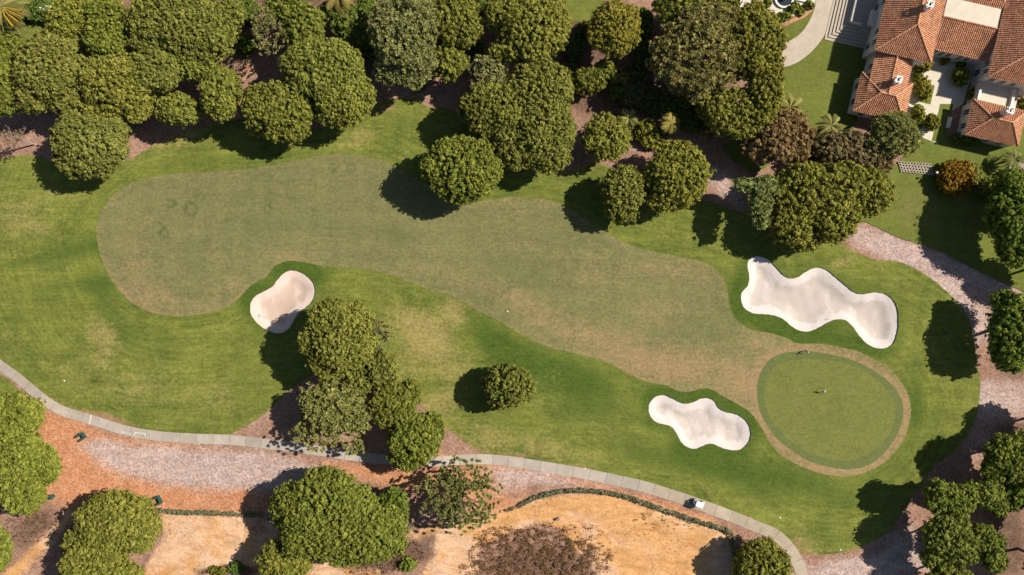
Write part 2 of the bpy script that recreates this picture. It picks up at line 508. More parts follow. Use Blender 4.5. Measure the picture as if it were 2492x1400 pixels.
M['white_gloss'] = plain('white_gloss_plastic', (0.80, 0.80, 0.79), 0.3, 0.5, 0.02)
M['white_cloth'] = plain('white_cloth', (0.74, 0.73, 0.72), 0.9, 0.1, 0.04)
M['grey_cloth'] = plain('grey_cloth', (0.30, 0.32, 0.36), 0.9, 0.1)
M['navy_cloth'] = plain('navy_cloth', (0.03, 0.035, 0.06), 0.9, 0.1)
M['skin'] = plain('skin', (0.45, 0.26, 0.18), 0.6, 0.3, 0.04)
M['hair'] = plain('brown_hair', (0.05, 0.03, 0.02), 0.7, 0.3)
M['red'] = plain('red_flag_cloth', (0.42, 0.03, 0.015), 0.8, 0.2)
M['seat'] = plain('beige_vinyl', (0.36, 0.31, 0.25), 0.6, 0.3)
M['yellow'] = plain('yellow_flower_stalks', (0.50, 0.30, 0.02), 0.8, 0.1, 0.2)
M['petal'] = plain('white_petals', (0.78, 0.72, 0.70), 0.8, 0.1)
M['petal_red'] = plain('red_petals', (0.50, 0.06, 0.08), 0.8, 0.1)
M['deck'] = plain('weathered_deck_boards', (0.36, 0.28, 0.22), 0.85, 0.15, 0.15, 2.0)
# ------------------------------------------------------------------ the lie of the course (outlines traced in image pixels)
PATH_C = [(-60, 845), (0, 889), (37, 916), (73, 946), (116, 980), (153, 1000), (222, 1021), (314, 1050), (393, 1063), (471, 1068),
          (560, 1071), (628, 1077), (707, 1087), (786, 1098), (864, 1110), (943, 1118), (1049, 1123), (1120, 1119), (1178, 1118),
          (1250, 1125), (1318, 1136), (1420, 1153), (1514, 1172), (1565, 1184), (1668, 1216), (1722, 1235), (1789, 1260),
          (1848, 1284), (1883, 1299), (1913, 1325), (1936, 1358), (1952, 1400), (1962, 1450), (1966, 1500)]
ROUGH = ([(-60, 380), (0, 385), (75, 377), (150, 400), (230, 410), (315, 388), (343, 370), (394, 343), (452, 315), (520, 300), (600, 292), (700, 302),
          (775, 315), (830, 300), (885, 262), (929, 243), (1021, 243), (1035, 258), (1087, 265), (1120, 282), (1180, 330), (1230, 380),
          (1300, 395), (1371, 416), (1423, 398), (1460, 394), (1484, 408), (1540, 440), (1640, 480), (1730, 492), (1779, 509), (1838, 533),
          (1900, 565), (1960, 592), (2008, 582), (2051, 595), (2087, 614), (2130, 632), (2180, 636), (2226, 654), (2262, 677),
          (2298, 707), (2337, 745), (2358, 778), (2369, 828), (2380, 896), (2385, 930), (2384, 968), (2378, 1007), (2361, 1050),
          (2321, 1101), (2270, 1141), (2243, 1184), (2204, 1235), (2164, 1294), (2117, 1322), (2070, 1341), (1995, 1351), (1952, 1349),
          (1932, 1350)] +
         [(1909, 1325), (1880, 1300), (1848, 1284), (1789, 1260), (1722, 1235), (1668, 1216), (1565, 1184), (1514, 1172), (1420, 1153),
          (1318, 1136), (1250, 1125), (1195, 1118), (1165, 1103), (1110, 1058), (1062, 1024), (1010, 972), (966, 927), (930, 892), (850, 880),
          (770, 908), (705, 950), (640, 1010), (585, 1045), (548, 1062), (471, 1068), (393, 1063), (314, 1050), (222, 1021), (153, 1000),
          (116, 980), (73, 946), (37, 916), (0, 889), (-60, 845)])
FAIRWAY = [(235, 560), (243, 525), (265, 487), (302, 455), (350, 436), (420, 423), (520, 418), (600, 412), (680, 400), (760, 383),
           (830, 377), (890, 381), (940, 396), (985, 420), (1040, 452), (1090, 482), (1130, 492), (1165, 491), (1210, 484), (1260, 480),
           (1310, 482), (1355, 494), (1395, 515), (1440, 545), (1475, 565), (1510, 586), (1570, 608), (1640, 623), (1700, 635),
           (1742, 655), (1766, 690), (1775, 740), (1787, 772), (1822, 800), (1878, 812), (1913, 822), (1942, 836), (1983, 836), (2015, 839),
           (2047, 846), (2080, 853), (2125, 874), (2164, 897), (2192, 929), (2211, 964), (2218, 1003), (2211, 1043), (2196, 1078),
           (2164, 1117), (2125, 1143), (2086, 1156), (2054, 1160), (2015, 1156), (1968, 1143), (1929, 1125), (1901, 1109), (1876, 1083),
           (1852, 1040), (1828, 1007), (1801, 987), (1758, 964), (1722, 945), (1663, 954), (1616, 937), (1577, 930), (1538, 914),
           (1475, 881), (1388, 858), (1330, 843), (1270, 814), (1194, 771), (1160, 755), (1108, 726), (1057, 709), (1006, 690), (954, 670),
           (903, 658), (851, 651), (779, 647), (738, 638), (697, 636), (670, 647), (646, 675), (611, 695), (581, 727), (556, 745),
           (515, 760), (440, 770), (380, 763), (330, 742), (290, 706), (260, 660), (242, 612)]
FRINGE = [(1862, 889), (1885, 868), (1917, 858), (1968, 855), (2019, 862), (2070, 875), (2117, 897), (2153, 921), (2180, 948), (2196, 980),
          (2198, 1011), (2188, 1050), (2164, 1090), (2133, 1121), (2102, 1137), (2062, 1142), (2015, 1136), (1968, 1121), (1929, 1098),
          (1893, 1070), (1866, 1035), (1850, 1003), (1843, 965), (1845, 925)]
GREEN = [(1866, 930), (1875, 908), (1898, 885), (1948, 875), (2007, 875), (2066, 887), (2117, 913), (2152, 944), (2176, 984), (2179, 1015),
         (2168, 1050), (2141, 1086), (2101, 1111), (2062, 1122), (2007, 1115), (1960, 1097), (1921, 1072), (1889, 1039), (1868, 1005), (1860, 970)]
def zpts(ox, oy, s, lst): return [(ox + x / s, oy + y / s) for x, y in lst]
BUNKER_L = zpts(560, 500, 2.917, [(140, 720), (150, 680), (185, 640), (250, 605), (300, 575), (340, 520), (390, 475), (440, 460), (500, 475), (560, 515), (595, 565), (602, 620), (580, 680), (530, 730), (480, 770), (445, 830), (410, 880), (350, 910), (290, 900), (230, 870), (170, 815), (145, 770)])
BUNKER_R = zpts(1780, 400, 2.8006, [(110, 690), (120, 650), (160, 630), (220, 635), (270, 665), (330, 730), (380, 770), (440, 775), (500, 740), (550, 712), (610, 705), (660, 725), (720, 775), (780, 825), (840, 872), (900, 885), (980, 873), (1050, 885), (1095, 920), (1125, 985), (1133, 1060), (1125, 1150), (1100, 1220), (1050, 1252), (990, 1253), (930, 1230), (870, 1170), (820, 1100), (780, 1065), (720, 1058), (660, 1080), (590, 1120), (530, 1140), (470, 1135), (420, 1110), (360, 1060), (310, 1035), (230, 1022), (150, 1015), (90, 980), (66, 920), (75, 870), (110, 830), (122, 770)])
BUNKER_F = zpts(1200, 850, 2.546, [(963, 370), (975, 325), (1010, 293), (1060, 284), (1120, 310), (1190, 337), (1240, 328), (1290, 306), (1340, 305), (1375, 325), (1400, 365), (1440, 388), (1510, 405), (1560, 435), (1590, 480), (1597, 530), (1580, 580), (1535, 620), (1480, 626), (1420, 612), (1370, 590), (1335, 587), (1290, 605), (1250, 618), (1200, 605), (1165, 575), (1135, 520), (1110, 485), (1070, 468), (1010, 452), (975, 415)])

P_rough = poly_w(ROUGH, 0.5)
P_rough += 0.10 * np.stack([Waves(3)(P_rough, 0.5), Waves(4)(P_rough, 0.5)], 1)
P_fair = poly_w(FAIRWAY, 0.5)
P_fair += 0.04 * np.stack([Waves(5)(P_fair, 0.6), Waves(6)(P_fair, 0.6)], 1)
P_fringe, P_green = poly_w(FRINGE, 0.5), poly_w(GREEN, 0.5)
P_bl, P_br, P_bf = (poly_w(b, 0.3) for b in (BUNKER_L, BUNKER_R, BUNKER_F))
P_path = smooth_poly([W(*p) for p in PATH_C], 0.4, closed=False)
for b, sd_ in ((P_bl, 8), (P_br, 9), (P_bf, 10)):
    b += 0.05 * np.stack([Waves(sd_)(b, 0.9), Waves(sd_ + 40)(b, 0.9)], 1)

def triangulate(polys, spacing, margin=0.45):
    """polys[0] outer outline, the rest holes -> points, triangles"""
    outer = polys[0]
    lo, hi = outer.min(0), outer.max(0)
    gx, gy = np.meshgrid(np.arange(lo[0], hi[0], spacing), np.arange(lo[1], hi[1], spacing))
    G = np.stack([gx.ravel(), gy.ravel()], 1)
    G += RNG.uniform(-0.22, 0.22, G.shape) * spacing
    k = in_poly(G, outer)
    for h in polys[1:]: k &= ~in_poly(G, h)
    G = G[k]
    d = np.min([poly_dist(G, p) for p in polys], axis=0)
    G = G[d > spacing * margin]
    pts = []; edges = []
    for p in polys:
        b = len(pts); n = len(p)
        pts += [tuple(q) for q in p]
        edges += [(b + i, b + (i + 1) % n) for i in range(n)]
    pts += [tuple(q) for q in G]
    r = delaunay_2d_cdt([Vector(p) for p in pts], edges, [], 0, 1e-5)
    V = np.array([(v.x, v.y) for v in r[0]]); T = np.array([t for t in r[2] if len(t) == 3])
    c = V[T].mean(1)
    k = in_poly(c, outer)
    for h in polys[1:]: k &= ~in_poly(c, h)
    T = T[k]
    A = V[T]
    ar = (A[:, 1, 0] - A[:, 0, 0]) * (A[:, 2, 1] - A[:, 0, 1]) - (A[:, 1, 1] - A[:, 0, 1]) * (A[:, 2, 0] - A[:, 0, 0])
    T[ar < 0] = T[ar < 0][:, ::-1]
    T = T[np.abs(ar) > 1e-7]
    return V, T

def sheet(name, polys, z, spacing, mat, attr_fn, lip=None):
    V, T = triangulate(polys, spacing)
    Z = hgt(V) + z
    at = attr_fn(V) if attr_fn else {}
    me = np_mesh(name, np.column_stack([V, Z]), T, at, smooth=True)
    o = link_mesh(name, me, mat)
    tag(o, kind='structure')
    return o

# ------------------------------------------------------------------ ground: bark mulch, chippings, sand
gx = np.arange(-125, 125.1, 0.6); gy = np.arange(-74, 74.1, 0.6)
XX, YY = np.meshgrid(gx, gy)
G = np.stack([XX.ravel(), YY.ravel()], 1)
ins = in_poly(G, P_rough)
dr_ = np.where(ins, poly_dist(G, P_rough[::2]), 0.0)
zg = hgt(G) - 1.6 * sstep(2.0, 6.0, dr_)
pw = Waves(21, 18); pw3 = Waves(23, 22)
SANDPOLY = poly_w([(385, 1262), (520, 1258), (640, 1262), (700, 1290), (900, 1320), (985, 1300), (1080, 1275), (1180, 1262), (1290, 1222), (1400, 1205), (1520, 1212),
                   (1650, 1250), (1760, 1285), (1785, 1330), (1782, 1450), (1480, 1450), (1455, 1390), (1400, 1330), (1330, 1275), (1230, 1300), (1165, 1335), (1160, 1450),
                   (1020, 1450), (1045, 1340), (960, 1330), (880, 1450), (330, 1450), (360, 1370), (400, 1300)], 2.0)
sdist = poly_dist(G, SANDPOLY) * np.where(in_poly(G, SANDPOLY), 1, -1)
sand = np.clip(0.5 + sdist * 0.28, 0, 1)
TRACK = smooth_poly([W(*p) for p in [(-40, 1425), (30, 1395), (120, 1310), (170, 1255)]], 1.0, closed=False)
sand = np.maximum(sand, 0.62 * np.exp(-(poly_dist(G, TRACK, False) / 2.3) ** 2))
ochre = blobs(G, [(1530, 1270, 130, 70, 10, 1.0), (1420, 1225, 150, 22, -5, 0.9), (1240, 1260, 120, 25, -12, 0.9), (470, 1380, 40, 60, 30, 0.5), (1640, 1330, 90, 60, 0, 0.5), (600, 1300, 80, 30, 0, 0.5)])
orange = blobs(G, [(180, 1120, 160, 90, 20, 1.0), (300, 1210, 260, 60, 6, 1.0), (560, 1205, 170, 45, 8, 1.0), (150, 1045, 120, 40, 25, 0.9), (430, 1090, 300, 20, 6, 0.7),
                   (1480, 1200, 200, 22, 14, 0.7), (1700, 1265, 160, 24, 22, 0.7), (1110, 1180, 180, 60, 5, 0.95), (900, 1150, 160, 30, 8, 0.7), (1210, 1240, 90, 30, -15, 0.6), (1000, 1080, 160, 60, 20, 0.35), (1890, 1350, 30, 60, 30, 0.8),
                   (600, 170, 30, 40, 0, 0.5), (2290, 1370, 50, 30, 0, 0.5), (1300, 1150, 200, 14, 8, 0.6)])
pale = blobs(G, [(360, 1130, 170, 50, 12, 1.0), (540, 1140, 180, 55, 6, 1.1), (680, 1150, 130, 45, 5, 0.9), (250, 1090, 60, 30, 20, 0.5), (1330, 1165, 170, 24, 8, 0.75), (1230, 1180, 60, 40, 0, 0.6),
                 (2130, 590, 120, 34, 20, 0.9), (2240, 640, 120, 40, 30, 1.1), (2330, 710, 100, 50, 42, 1.0), (2420, 690, 120, 40, 20, 0.9), (2400, 800, 45, 110, 80, 0.8), (2415, 960, 45, 120, 85, 0.9),
                 (2380, 1080, 50, 60, 60, 0.6), (2080, 1385, 190, 35, -4, 1.1), (2200, 1330, 80, 60, -40, 0.8), (1790, 470, 80, 40, 35, 0.55), (1740, 430, 80, 30, 45, 0.5), (1550, 360, 90, 16, -22, 0.5),
                 (930, 220, 60, 20, 0, 0.25), (1080, 240, 60, 25, 10, 0.25), (620, 190, 40, 40, 0, 0.3), (2440, 1000, 50, 80, 90, 0.6), (2470, 1310, 60, 120, 90, 0.3)])
soil = blobs(G, [(1290, 1350, 130, 60, 10, 0.6), (1380, 1375, 90, 40, 10, 0.5), (640, 1275, 90, 22, 0, 0.4), (1090, 1290, 60, 20, -10, 0.35), (400, 1300, 24, 60, 20, 0.45), (1760, 1330, 40, 60, 0, 0.35), (1050, 1330, 30, 60, 0, 0.4), (80, 1290, 110, 60, -40, 0.75), (190, 1320, 60, 90, -30, 0.6), (900, 1360, 110, 45, -10, 0.9), (990, 1345, 60, 50, 0, 0.7), (560, 1390, 110, 22, 0, 1.0), (620, 1310, 80, 30, 15, 0.35), (1250, 1385, 100, 30, 0, 0.8),
                 (720, 20, 300, 110, 0, 1.3), (890, 110, 70, 80, 0, 1.2), (300, 100, 300, 120, 0, 0.9), (1580, 170, 230, 150, 0, 1.4), (1420, 120, 90, 130, 0, 1.1), (1150, 90, 160, 100, 0, 1.2), (1800, 330, 160, 70, 20, 0.6), (2050, 350, 180, 60, 10, 0.7),
                 (2480, 900, 60, 120, 90, 0.6), (2440, 1180, 90, 90, 0, 0.9), (2450, 1340, 80, 110, 0, 0.9), (2480, 1050, 40, 100, 90, 0.7), (2430, 480, 60, 60, 0, 0.8), (1240, 1210, 60, 40, 0, 0.4), (720, 1010, 90, 40, -40, 0.25), (930, 1180, 90, 40, 0, 0.35), (60, 60, 120, 80, 0, 0.6)])
soil = soil * (1 - 0.35 * np.exp(-(poly_dist(G, TRACK, False) / 2.5) ** 2))
# eroded sand: low ridges and gullies, and slight roughness everywhere outside the turf
zg += np.where(ins, 0, 1) * (0.03 * pw3(G, 0.22) + sand * (0.16 * pw(G * [0.6, 1.4], 0.12) + 0.16 * np.abs(pw3(G * [0.8, 1.3], 0.11))) + 0.06 * soil * pw3(G, 0.5))
ny, nx = XX.shape
idx = np.arange(nx * ny).reshape(ny, nx)
F = np.stack([idx[:-1, :-1], idx[:-1, 1:], idx[1:, 1:], idx[1:, :-1]], -1).reshape(-1, 4)
V3 = np.column_stack([G, zg])
# skirt out to the horizon
ring = np.concatenate([idx[0, :], idx[1:, -1], idx[-1, -2::-1], idx[-2:0:-1, 0]])
base = len(V3)
far = V3[ring].copy(); far[:, :2] *= 25.0; far[:, 2] = 0
V3 = np.vstack([V3, far])
m_ = len(ring)
S_ = np.stack([ring, base + np.arange(m_), base + (np.arange(m_) + 1) % m_, np.roll(ring, -1)], 1)
F = np.vstack([F, S_])
z0_ = np.zeros(m_)
ground = link_mesh('ground', np_mesh('ground', V3, F, dict(orange=np.append(orange, z0_), pale=np.append(pale, z0_), sand=np.append(sand, z0_),
                   ochre=np.append(ochre, z0_), soil=np.append(soil, z0_)), smooth=True), M['ground'])
tag(ground, kind='structure')

# ------------------------------------------------------------------ turf
def flow(Vv):
    d1, a1 = poly_dist(Vv, P_fair[::3], along=True)
    return d1, a1

DRY = [(60, 520, 90, 60, 0, 0.45), (110, 560, 60, 30, 10, 0.4), (30, 830, 60, 40, 0, 0.3), (240, 800, 60, 40, 30, 0.55), (250, 860, 50, 60, 40, 0.6), (170, 920, 100, 40, 30, 0.45),
       (430, 960, 130, 60, 0, 0.3), (330, 930, 60, 80, 60, 0.4), (520, 950, 60, 40, 0, 0.3), (420, 340, 80, 40, -25, 0.55), (480, 320, 40, 20, -20, 0.5), (880, 330, 60, 50, -40, 0.45), (850, 350, 60, 20, -20, 0.3),
       (1000, 790, 90, 45, 35, 0.7), (1060, 830, 90, 50, 45, 0.75), (1100, 760, 50, 40, 40, 0.8), (1000, 880, 60, 60, 0, 0.55), (1110, 900, 70, 40, 0, 0.35), (1090, 980, 60, 60, 30, 0.5), (1050, 1000, 40, 50, 30, 0.5),
       (1290, 1080, 140, 35, 8, 0.45), (1400, 1110, 120, 30, 10, 0.4), (1180, 1070, 60, 50, 30, 0.5), (1330, 940, 60, 80, 90, 0.25), (1500, 1030, 60, 60, 0, 0.2), (1300, 430, 60, 25, 0, 0.3),
       (1410, 410, 60, 14, -10, 0.5), (1800, 560, 60, 30, 30, 0.2), (1640, 565, 80, 30, 10, 0.2), (2050, 640, 45, 14, -30, 0.8), (2300, 900, 60, 60, 90, 0.2), (1950, 1300, 50, 40, 40, 0.45), (1960, 1340, 40, 30, 0, 0.4),
       (560, 990, 40, 40, 0, 0.3), (150, 470, 60, 30, 0, 0.3), (20, 600, 50, 200, 0, 0.2), (720, 700, 500, 12, 12, 0.0), (2280, 800, 60, 100, 70, 0.15), (950, 700, 120, 24, 15, 0.15)]
BARE = [(940, 262, 50, 22, 0, 0.75), (100, 960, 60, 22, 38, 0.6), (180, 1000, 70, 14, 20, 0.7), (300, 1030, 80, 14, 15, 0.7), (250, 1010, 60, 18, 15, 0.55), (1250, 1105, 110, 14, 6, 0.75), (1420, 1138, 80, 10, 10, 0.6), (1940, 1320, 22, 50, -25, 0.7),
        (960, 960, 24, 40, -40, 0.3), (440, 350, 40, 16, -30, 0.55), (1110, 745, 36, 24, 30, 0.6), (1080, 860, 60, 30, 40, 0.3), (2055, 632, 34, 10, -30, 0.5), (1440, 402, 50, 9, -8, 0.5), (1060, 1010, 26, 40, -40, 0.4), (230, 860, 26, 16, 30, 0.35), (120, 500, 40, 16, 0, 0.3), (1160, 1080, 30, 24, 30, 0.4)]
LUSH = [(720, 655, 90, 26, 15, 1.0), (620, 720, 40, 60, -40, 0.7), (1200, 830, 120, 40, 40, 0.7), (1330, 900, 150, 45, 30, 0.8), (1440, 920, 100, 40, 20, 0.7), (1250, 880, 90, 40, 30, 0.5), (1650, 965, 90, 22, 0, 0.9), (1790, 1000, 70, 30, 45, 0.9),
        (1900, 810, 110, 30, 35, 0.9), (1800, 720, 24, 80, 0, 0.8), (2050, 830, 120, 26, 15, 0.7), (2230, 960, 30, 120, 0, 0.5), (1960, 1180, 160, 40, 20, 0.6), (1800, 1150, 140, 50, 15, 0.4), (200, 600, 180, 30, -4, 0.6), (150, 700, 160, 26, -6, 0.5), (260, 740, 40, 120, -30, 0.6),
        (60, 640, 120, 16, -8, 0.6), (400, 400, 120, 24, -8, 0.4), (620, 380, 140, 20, -6, 0.5), (1000, 300, 60, 40, 0, 0.5), (1250, 460, 80, 20, 0, 0.5), (2130, 1180, 120, 40, -30, 0.5), (600, 900, 50, 70, 0, 0.35), (420, 820, 160, 26, 5, 0.3), (2050, 1320, 120, 30, 0, 0.3), (330, 850, 120, 40, 20, 0.25), (1430, 1000, 150, 50, 10, 0.5), (1700, 1130, 200, 50, 12, 0.5), (1560, 1110, 120, 40, 10, 0.4), (1880, 1220, 120, 40, 20, 0.3), (2290, 1000, 60, 120, 80, 0.3), (1250, 1040, 120, 30, 10, 0.25)]
def rough_attr(Vv):
    d, a = flow(Vv)
    de = poly_dist(Vv, P_rough[::2])
    dry = blobs(Vv, DRY) + 0.35 * (1 - sstep(0, 2.2, de))
    # bright ring of longer, watered grass next to bunkers
    db = np.min([poly_dist(Vv, p[::2]) for p in (P_bl, P_br, P_bf)], axis=0)
    lush = blobs(Vv, LUSH) + 0.55 * np.exp(-(db / 2.5) ** 2) + 0.25 * np.exp(-(d / 2.0) ** 2)
    return dict(dry=dry, bare=blobs(Vv, BARE) + 0.42 * (1 - sstep(0, 1.1, de)), lush=lush, fa=a, fu=d)

rough = sheet('rough_grass', [P_rough, P_bl, P_br, P_bf], 0.05, 1.0, M['rough'], rough_attr)
def fair_attr(Vv):
    d, a = flow(Vv)
    dg = poly_dist(Vv, P_fringe[::2])
    ring = np.exp(-(dg / 1.6) ** 2)
    dry = blobs(Vv, [(330, 640, 70, 120, 10, 0.45), (400, 730, 130, 40, 10, 0.55), (560, 700, 60, 30, -30, 0.5), (530, 620, 60, 40, 0, 0.3), (1100, 670, 160, 40, 20, 0.35), (1300, 760, 150, 40, 30, 0.5), (1450, 660, 120, 60, 0, 0.45),
                     (1500, 840, 160, 50, 20, 0.7), (1600, 900, 120, 30, 10, 0.7), (1700, 880, 120, 60, 20, 0.65), (1800, 930, 50, 80, 0, 0.7), (1850, 840, 60, 30, 20, 0.6), (1600, 760, 120, 40, 0, 0.4), (1640, 660, 100, 30, 10, 0.45), (1250, 600, 120, 40, 0, 0.3), (1240, 520, 100, 40, 0, 0.25), (700, 450, 160, 30, 0, 0.2), (1720, 700, 40, 60, 0, 0.3), (700, 620, 100, 20, 0, 0.4)]) + 0.9 * ring + 0.35 * np.exp(-(d / 1.0) ** 2)
    lush = blobs(Vv, [(450, 500, 50, 40, 0, 0.35), (640, 540, 160, 40, 0, 0.3), (860, 560, 120, 40, 0, 0.35), (980, 580, 60, 50, 0, 0.4), (1400, 700, 80, 40, 0, 0.25), (1560, 680, 60, 40, 0, 0.25), (700, 430, 200, 26, -4, 0.2), (1150, 520, 120, 30, 0, 0.25), (1500, 750, 90, 30, 0, 0.2), (1180, 720, 60, 26, 40, 0.4), (470, 600, 80, 40, 0, 0.3)])
    for px, py, rr in ((465, 508, 15), (385, 555, 12), (400, 568, 10), (487, 480, 9), (338, 626, 10), (392, 658, 9), (652, 508, 9), (560, 647, 8), (855, 410, 10), (810, 408, 9), (415, 495, 10)):
        cx, cy = W(px, py)
        dd = np.hypot(Vv[:, 0] - cx, Vv[:, 1] - cy) + 0.12 * pw3(Vv, 0.6)
        lush = lush + 0.62 * np.exp(-((dd - rr / PPM) / 0.30) ** 2)
    bare = blobs(Vv, [(2150, 870, 60, 14, 38, 0.3), (1990, 1150, 70, 14, 15, 0.4), (1870, 1070, 20, 50, -35, 0.45), (2200, 1080, 16, 60, 30, 0.4), (1700, 960, 60, 14, 0, 0.35), (1850, 830, 50, 12, 25, 0.4)]) + 0.22 * ring
    return dict(dry=dry, bare=bare, lush=lush, fa=a, fu=d)
fairway = sheet('fairway', [P_fair], 0.062, 0.55, M['fairway'], fair_attr)
def plain_attr(Vv):
    d, a = poly_dist(Vv, P_fringe[::2], along=True)
    z = np.zeros(len(Vv))
    return dict(dry=blobs(Vv, [(1960, 1010, 60, 30, 0, 0.3), (2060, 1090, 90, 20, -10, 0.25), (2100, 1000, 60, 60, 0, 0.1)]), bare=z, lush=z, fa=a, fu=d)
fringe = sheet('green_fringe', [P_fringe], 0.070, 1.0, M['fringe'], plain_attr)
green = sheet('putting_green', [P_green], 0.078, 1.0, M['green'], plain_attr)

# ------------------------------------------------------------------ bunkers: scooped sand below a cut turf lip
def bunker(name, poly, mat, depth, label):
    V, T = triangulate([poly], 0.45)
    d = poly_dist(V, poly)
    z = hgt(V) - 0.10 - depth * sstep(-0.5, 3.8, d) + 0.05 * Waves(31)(V, 0.25) * sstep(0, 1, d)
    me = np_mesh(name, np.column_stack([V, z]), T, dict(edge=d), smooth=True)
    o = link_mesh(name, me, mat)
    tag(o, kind='structure')
    # the lip: a strip of cut earth from the turf edge down to the sand
    n = len(poly)
    zt = hgt(poly) + 0.055; zb = hgt(poly) - 0.30
    Vl = np.vstack([np.column_stack([poly, zt]), np.column_stack([poly, zb])])
    i = np.arange(n); j = (i + 1) % n
    lo = link_mesh('turf_lip', np_mesh('turf_lip', Vl, np.stack([i, j, j + n, i + n], 1)), M['lip'], o)
    return o
bunker('sand_bunker', P_bl, M['sand_pink'], 0.75, '')
bunker('sand_bunker', P_br, M['sand_white'], 0.85, '')
bunker('sand_bunker', P_bf, M['sand_white'], 0.75, '')

# ------------------------------------------------------------------ cart path: a bed with separate concrete slabs
def offset_line(P, w):
    T_ = np.gradient(P, axis=0); T_ /= np.linalg.norm(T_, axis=1)[:, None]
    Nn = np.stack([-T_[:, 1], T_[:, 0]], 1)
    return P + Nn * w
def path_width(px): return np.interp(px, [-60, 150, 560, 1000, 1300, 1560, 1800, 1970], [2.0, 2.1, 2.15, 2.1, 2.25, 2.4, 2.45, 2.5])
hw = path_width(P_path[:, 0] * PPM + 1246) / 2
def strip(P, hw_, z0, z1):
    T_ = np.gradient(P, axis=0); T_ /= np.linalg.norm(T_, axis=1)[:, None]
    Nn = np.stack([-T_[:, 1], T_[:, 0]], 1)
    L_ = P + Nn * hw_[:, None]; Rr = P - Nn * hw_[:, None]
    zc = hgt(P)
    n = len(P)
    V = np.vstack([np.column_stack([L_, zc + z1]), np.column_stack([Rr, zc + z1]), np.column_stack([L_, zc + z0]), np.column_stack([Rr, zc + z0])])
    i = np.arange(n - 1)
    top = np.stack([i + n, i + 1 + n, i + 1, i], 1)
    sl = np.stack([i, i + 1, i + 1 + 2 * n, i + 2 * n], 1)
    sr = np.stack([i + 1 + n, i + n, i + 3 * n, i + 1 + 3 * n], 1)
    e0 = np.array([[0, 2 * n, 3 * n, n]]); e1_ = np.array([[n - 1, 2 * n - 1, 4 * n - 1, 3 * n - 1]])
    return V, np.vstack([top, sl, sr, e0, e1_])
V, F = strip(P_path, hw * 0.985, -0.3, 0.064)
cart_path = link_mesh('cart_path', np_mesh('cart_path', V, F), M['joint'])
tag(cart_path, kind='structure')
seg = np.concatenate([[0], np.cumsum(np.linalg.norm(np.diff(P_path, axis=0), axis=1))])
s0 = 0.0; k = 0
while s0 < seg[-1] - 1.0:
    Ls = 3.55 + random.uniform(-0.15, 0.15)
    s1 = min(s0 + Ls, seg[-1])
    ss_ = np.linspace(s0 + 0.03, s1 - 0.03, 7)
    Q = np.stack([np.interp(ss_, seg, P_path[:, 0]), np.interp(ss_, seg, P_path[:, 1])], 1)
    px = Q[3, 0] * PPM + 1246
    V, F = strip(Q, path_width(Q[:, 0] * PPM + 1246) / 2, -0.2, 0.085 + random.uniform(-0.003, 0.003))
    sl = link_mesh('slab', np_mesh('slab', V, F), M['concrete'], cart_path)
    wv = random.uniform(0.84, 1.04)
    warm = 0.40 + 0.70 * float(sstep(1540, 1620, px))
    if px < 200: warm = 0.55
    if 1040 < px < 1130: warm = 0.5; wv *= 1.12
    sl.color = (wv * (1 + 0.05 * warm), wv * (1 - 0.02 * warm), wv * (1 - 0.16 * warm), 1)
    s0 = s1; k += 1
def ribbon(name, pts_px, w, z, mat, parent, closed=False):
    P = np.array([W(*p) for p in pts_px])
    mb = MB()
    n = len(P)
    for i in range(n if closed else n - 1):
        a = Vector(P[i]); b = Vector(P[(i + 1) % n]); t = (b - a).normalized(); nn = Vector((-t.y, t.x)) * (w / 2); e = t * (w / 2)
        q = [a - e + nn, a - e - nn, b + e - nn, b + e + nn]
        zz = z + 0.0006 * i
        mb.add([(p.x, p.y, gz(p.x, p.y) + zz) for p in q], [(0, 1, 2, 3)])
    return mb.build(name, mat, parent)
zz_ = lambda l: zpts(100, 1030, 6.0875, l)
ribbon('painted_outline', zz_([(1385, 140), (1540, 160), (1545, 222), (1380, 195)]), 0.22, 0.094, M['paint_white'], cart_path, True)
ribbon('painted_outline', zz_([(1205, 130), (1335, 165), (1335, 188), (1205, 160)]), 0.18, 0.094, M['paint_white'], cart_path, True)
ribbon('painted_band', [(223, 1011), (219, 1031)], 0.35, 0.094, M['paint_white'], cart_path)

# ------------------------------------------------------------------ gardens: lawns, drive, patio
def lawn_attr(Vv):
    z = np.zeros(len(Vv))
    return dict(dry=blobs(Vv, [(2230, 520, 60, 80, 60, 0.5), (2200, 470, 60, 40, 0, 0.3), (40, 85, 60, 30, 0, 0.3), (1405, 25, 40, 40, 0, 0.3)]), bare=blobs(Vv, [(2190, 560, 40, 20, 20, 0.6), (2290, 480, 60, 8, 30, 0.5)]), lush=z, fa=Vv[:, 1] * 1.0, fu=Vv[:, 0] * 0.3)
def garden_sheet(name, px, z, mat, sp=1.5, attr=lawn_attr, step=1.0, straight=False):
    poly = np.array([W(*p) for p in px])
    if not straight: poly = smooth_poly(poly, step)
    o = sheet(name, [poly], z + 0.06, sp, mat, attr)
    return o
garden_sheet('garden_lawn', [(2075, 548), (2110, 440), (2180, 400), (2230, 345), (2330, 330), (2560, 330), (2560, 735), (2480, 705), (2420, 680), (2340, 640), (2270, 605), (2190, 580), (2140, 556), (2100, 540)], 0.05, M['lawn'])
garden_sheet('house_lawn', [(1890, 70), (1890, 330), (2060, 335), (2100, 180), (2120, 60), (2060, -40), (1990, -40), (1900, 60)], 0.03, M['lawn'])
garden_sheet('far_lawn', [(-40, 40), (-40, 120), (40, 118), (90, 100), (120, 60), (165, 20), (160, -40), (60, -40)], 0.03, M['lawn'])
garden_sheet('far_lawn', [(1375, -40), (1378, 45), (1410, 55), (1450, 45), (1470, -40)], 0.03, M['lawn'])
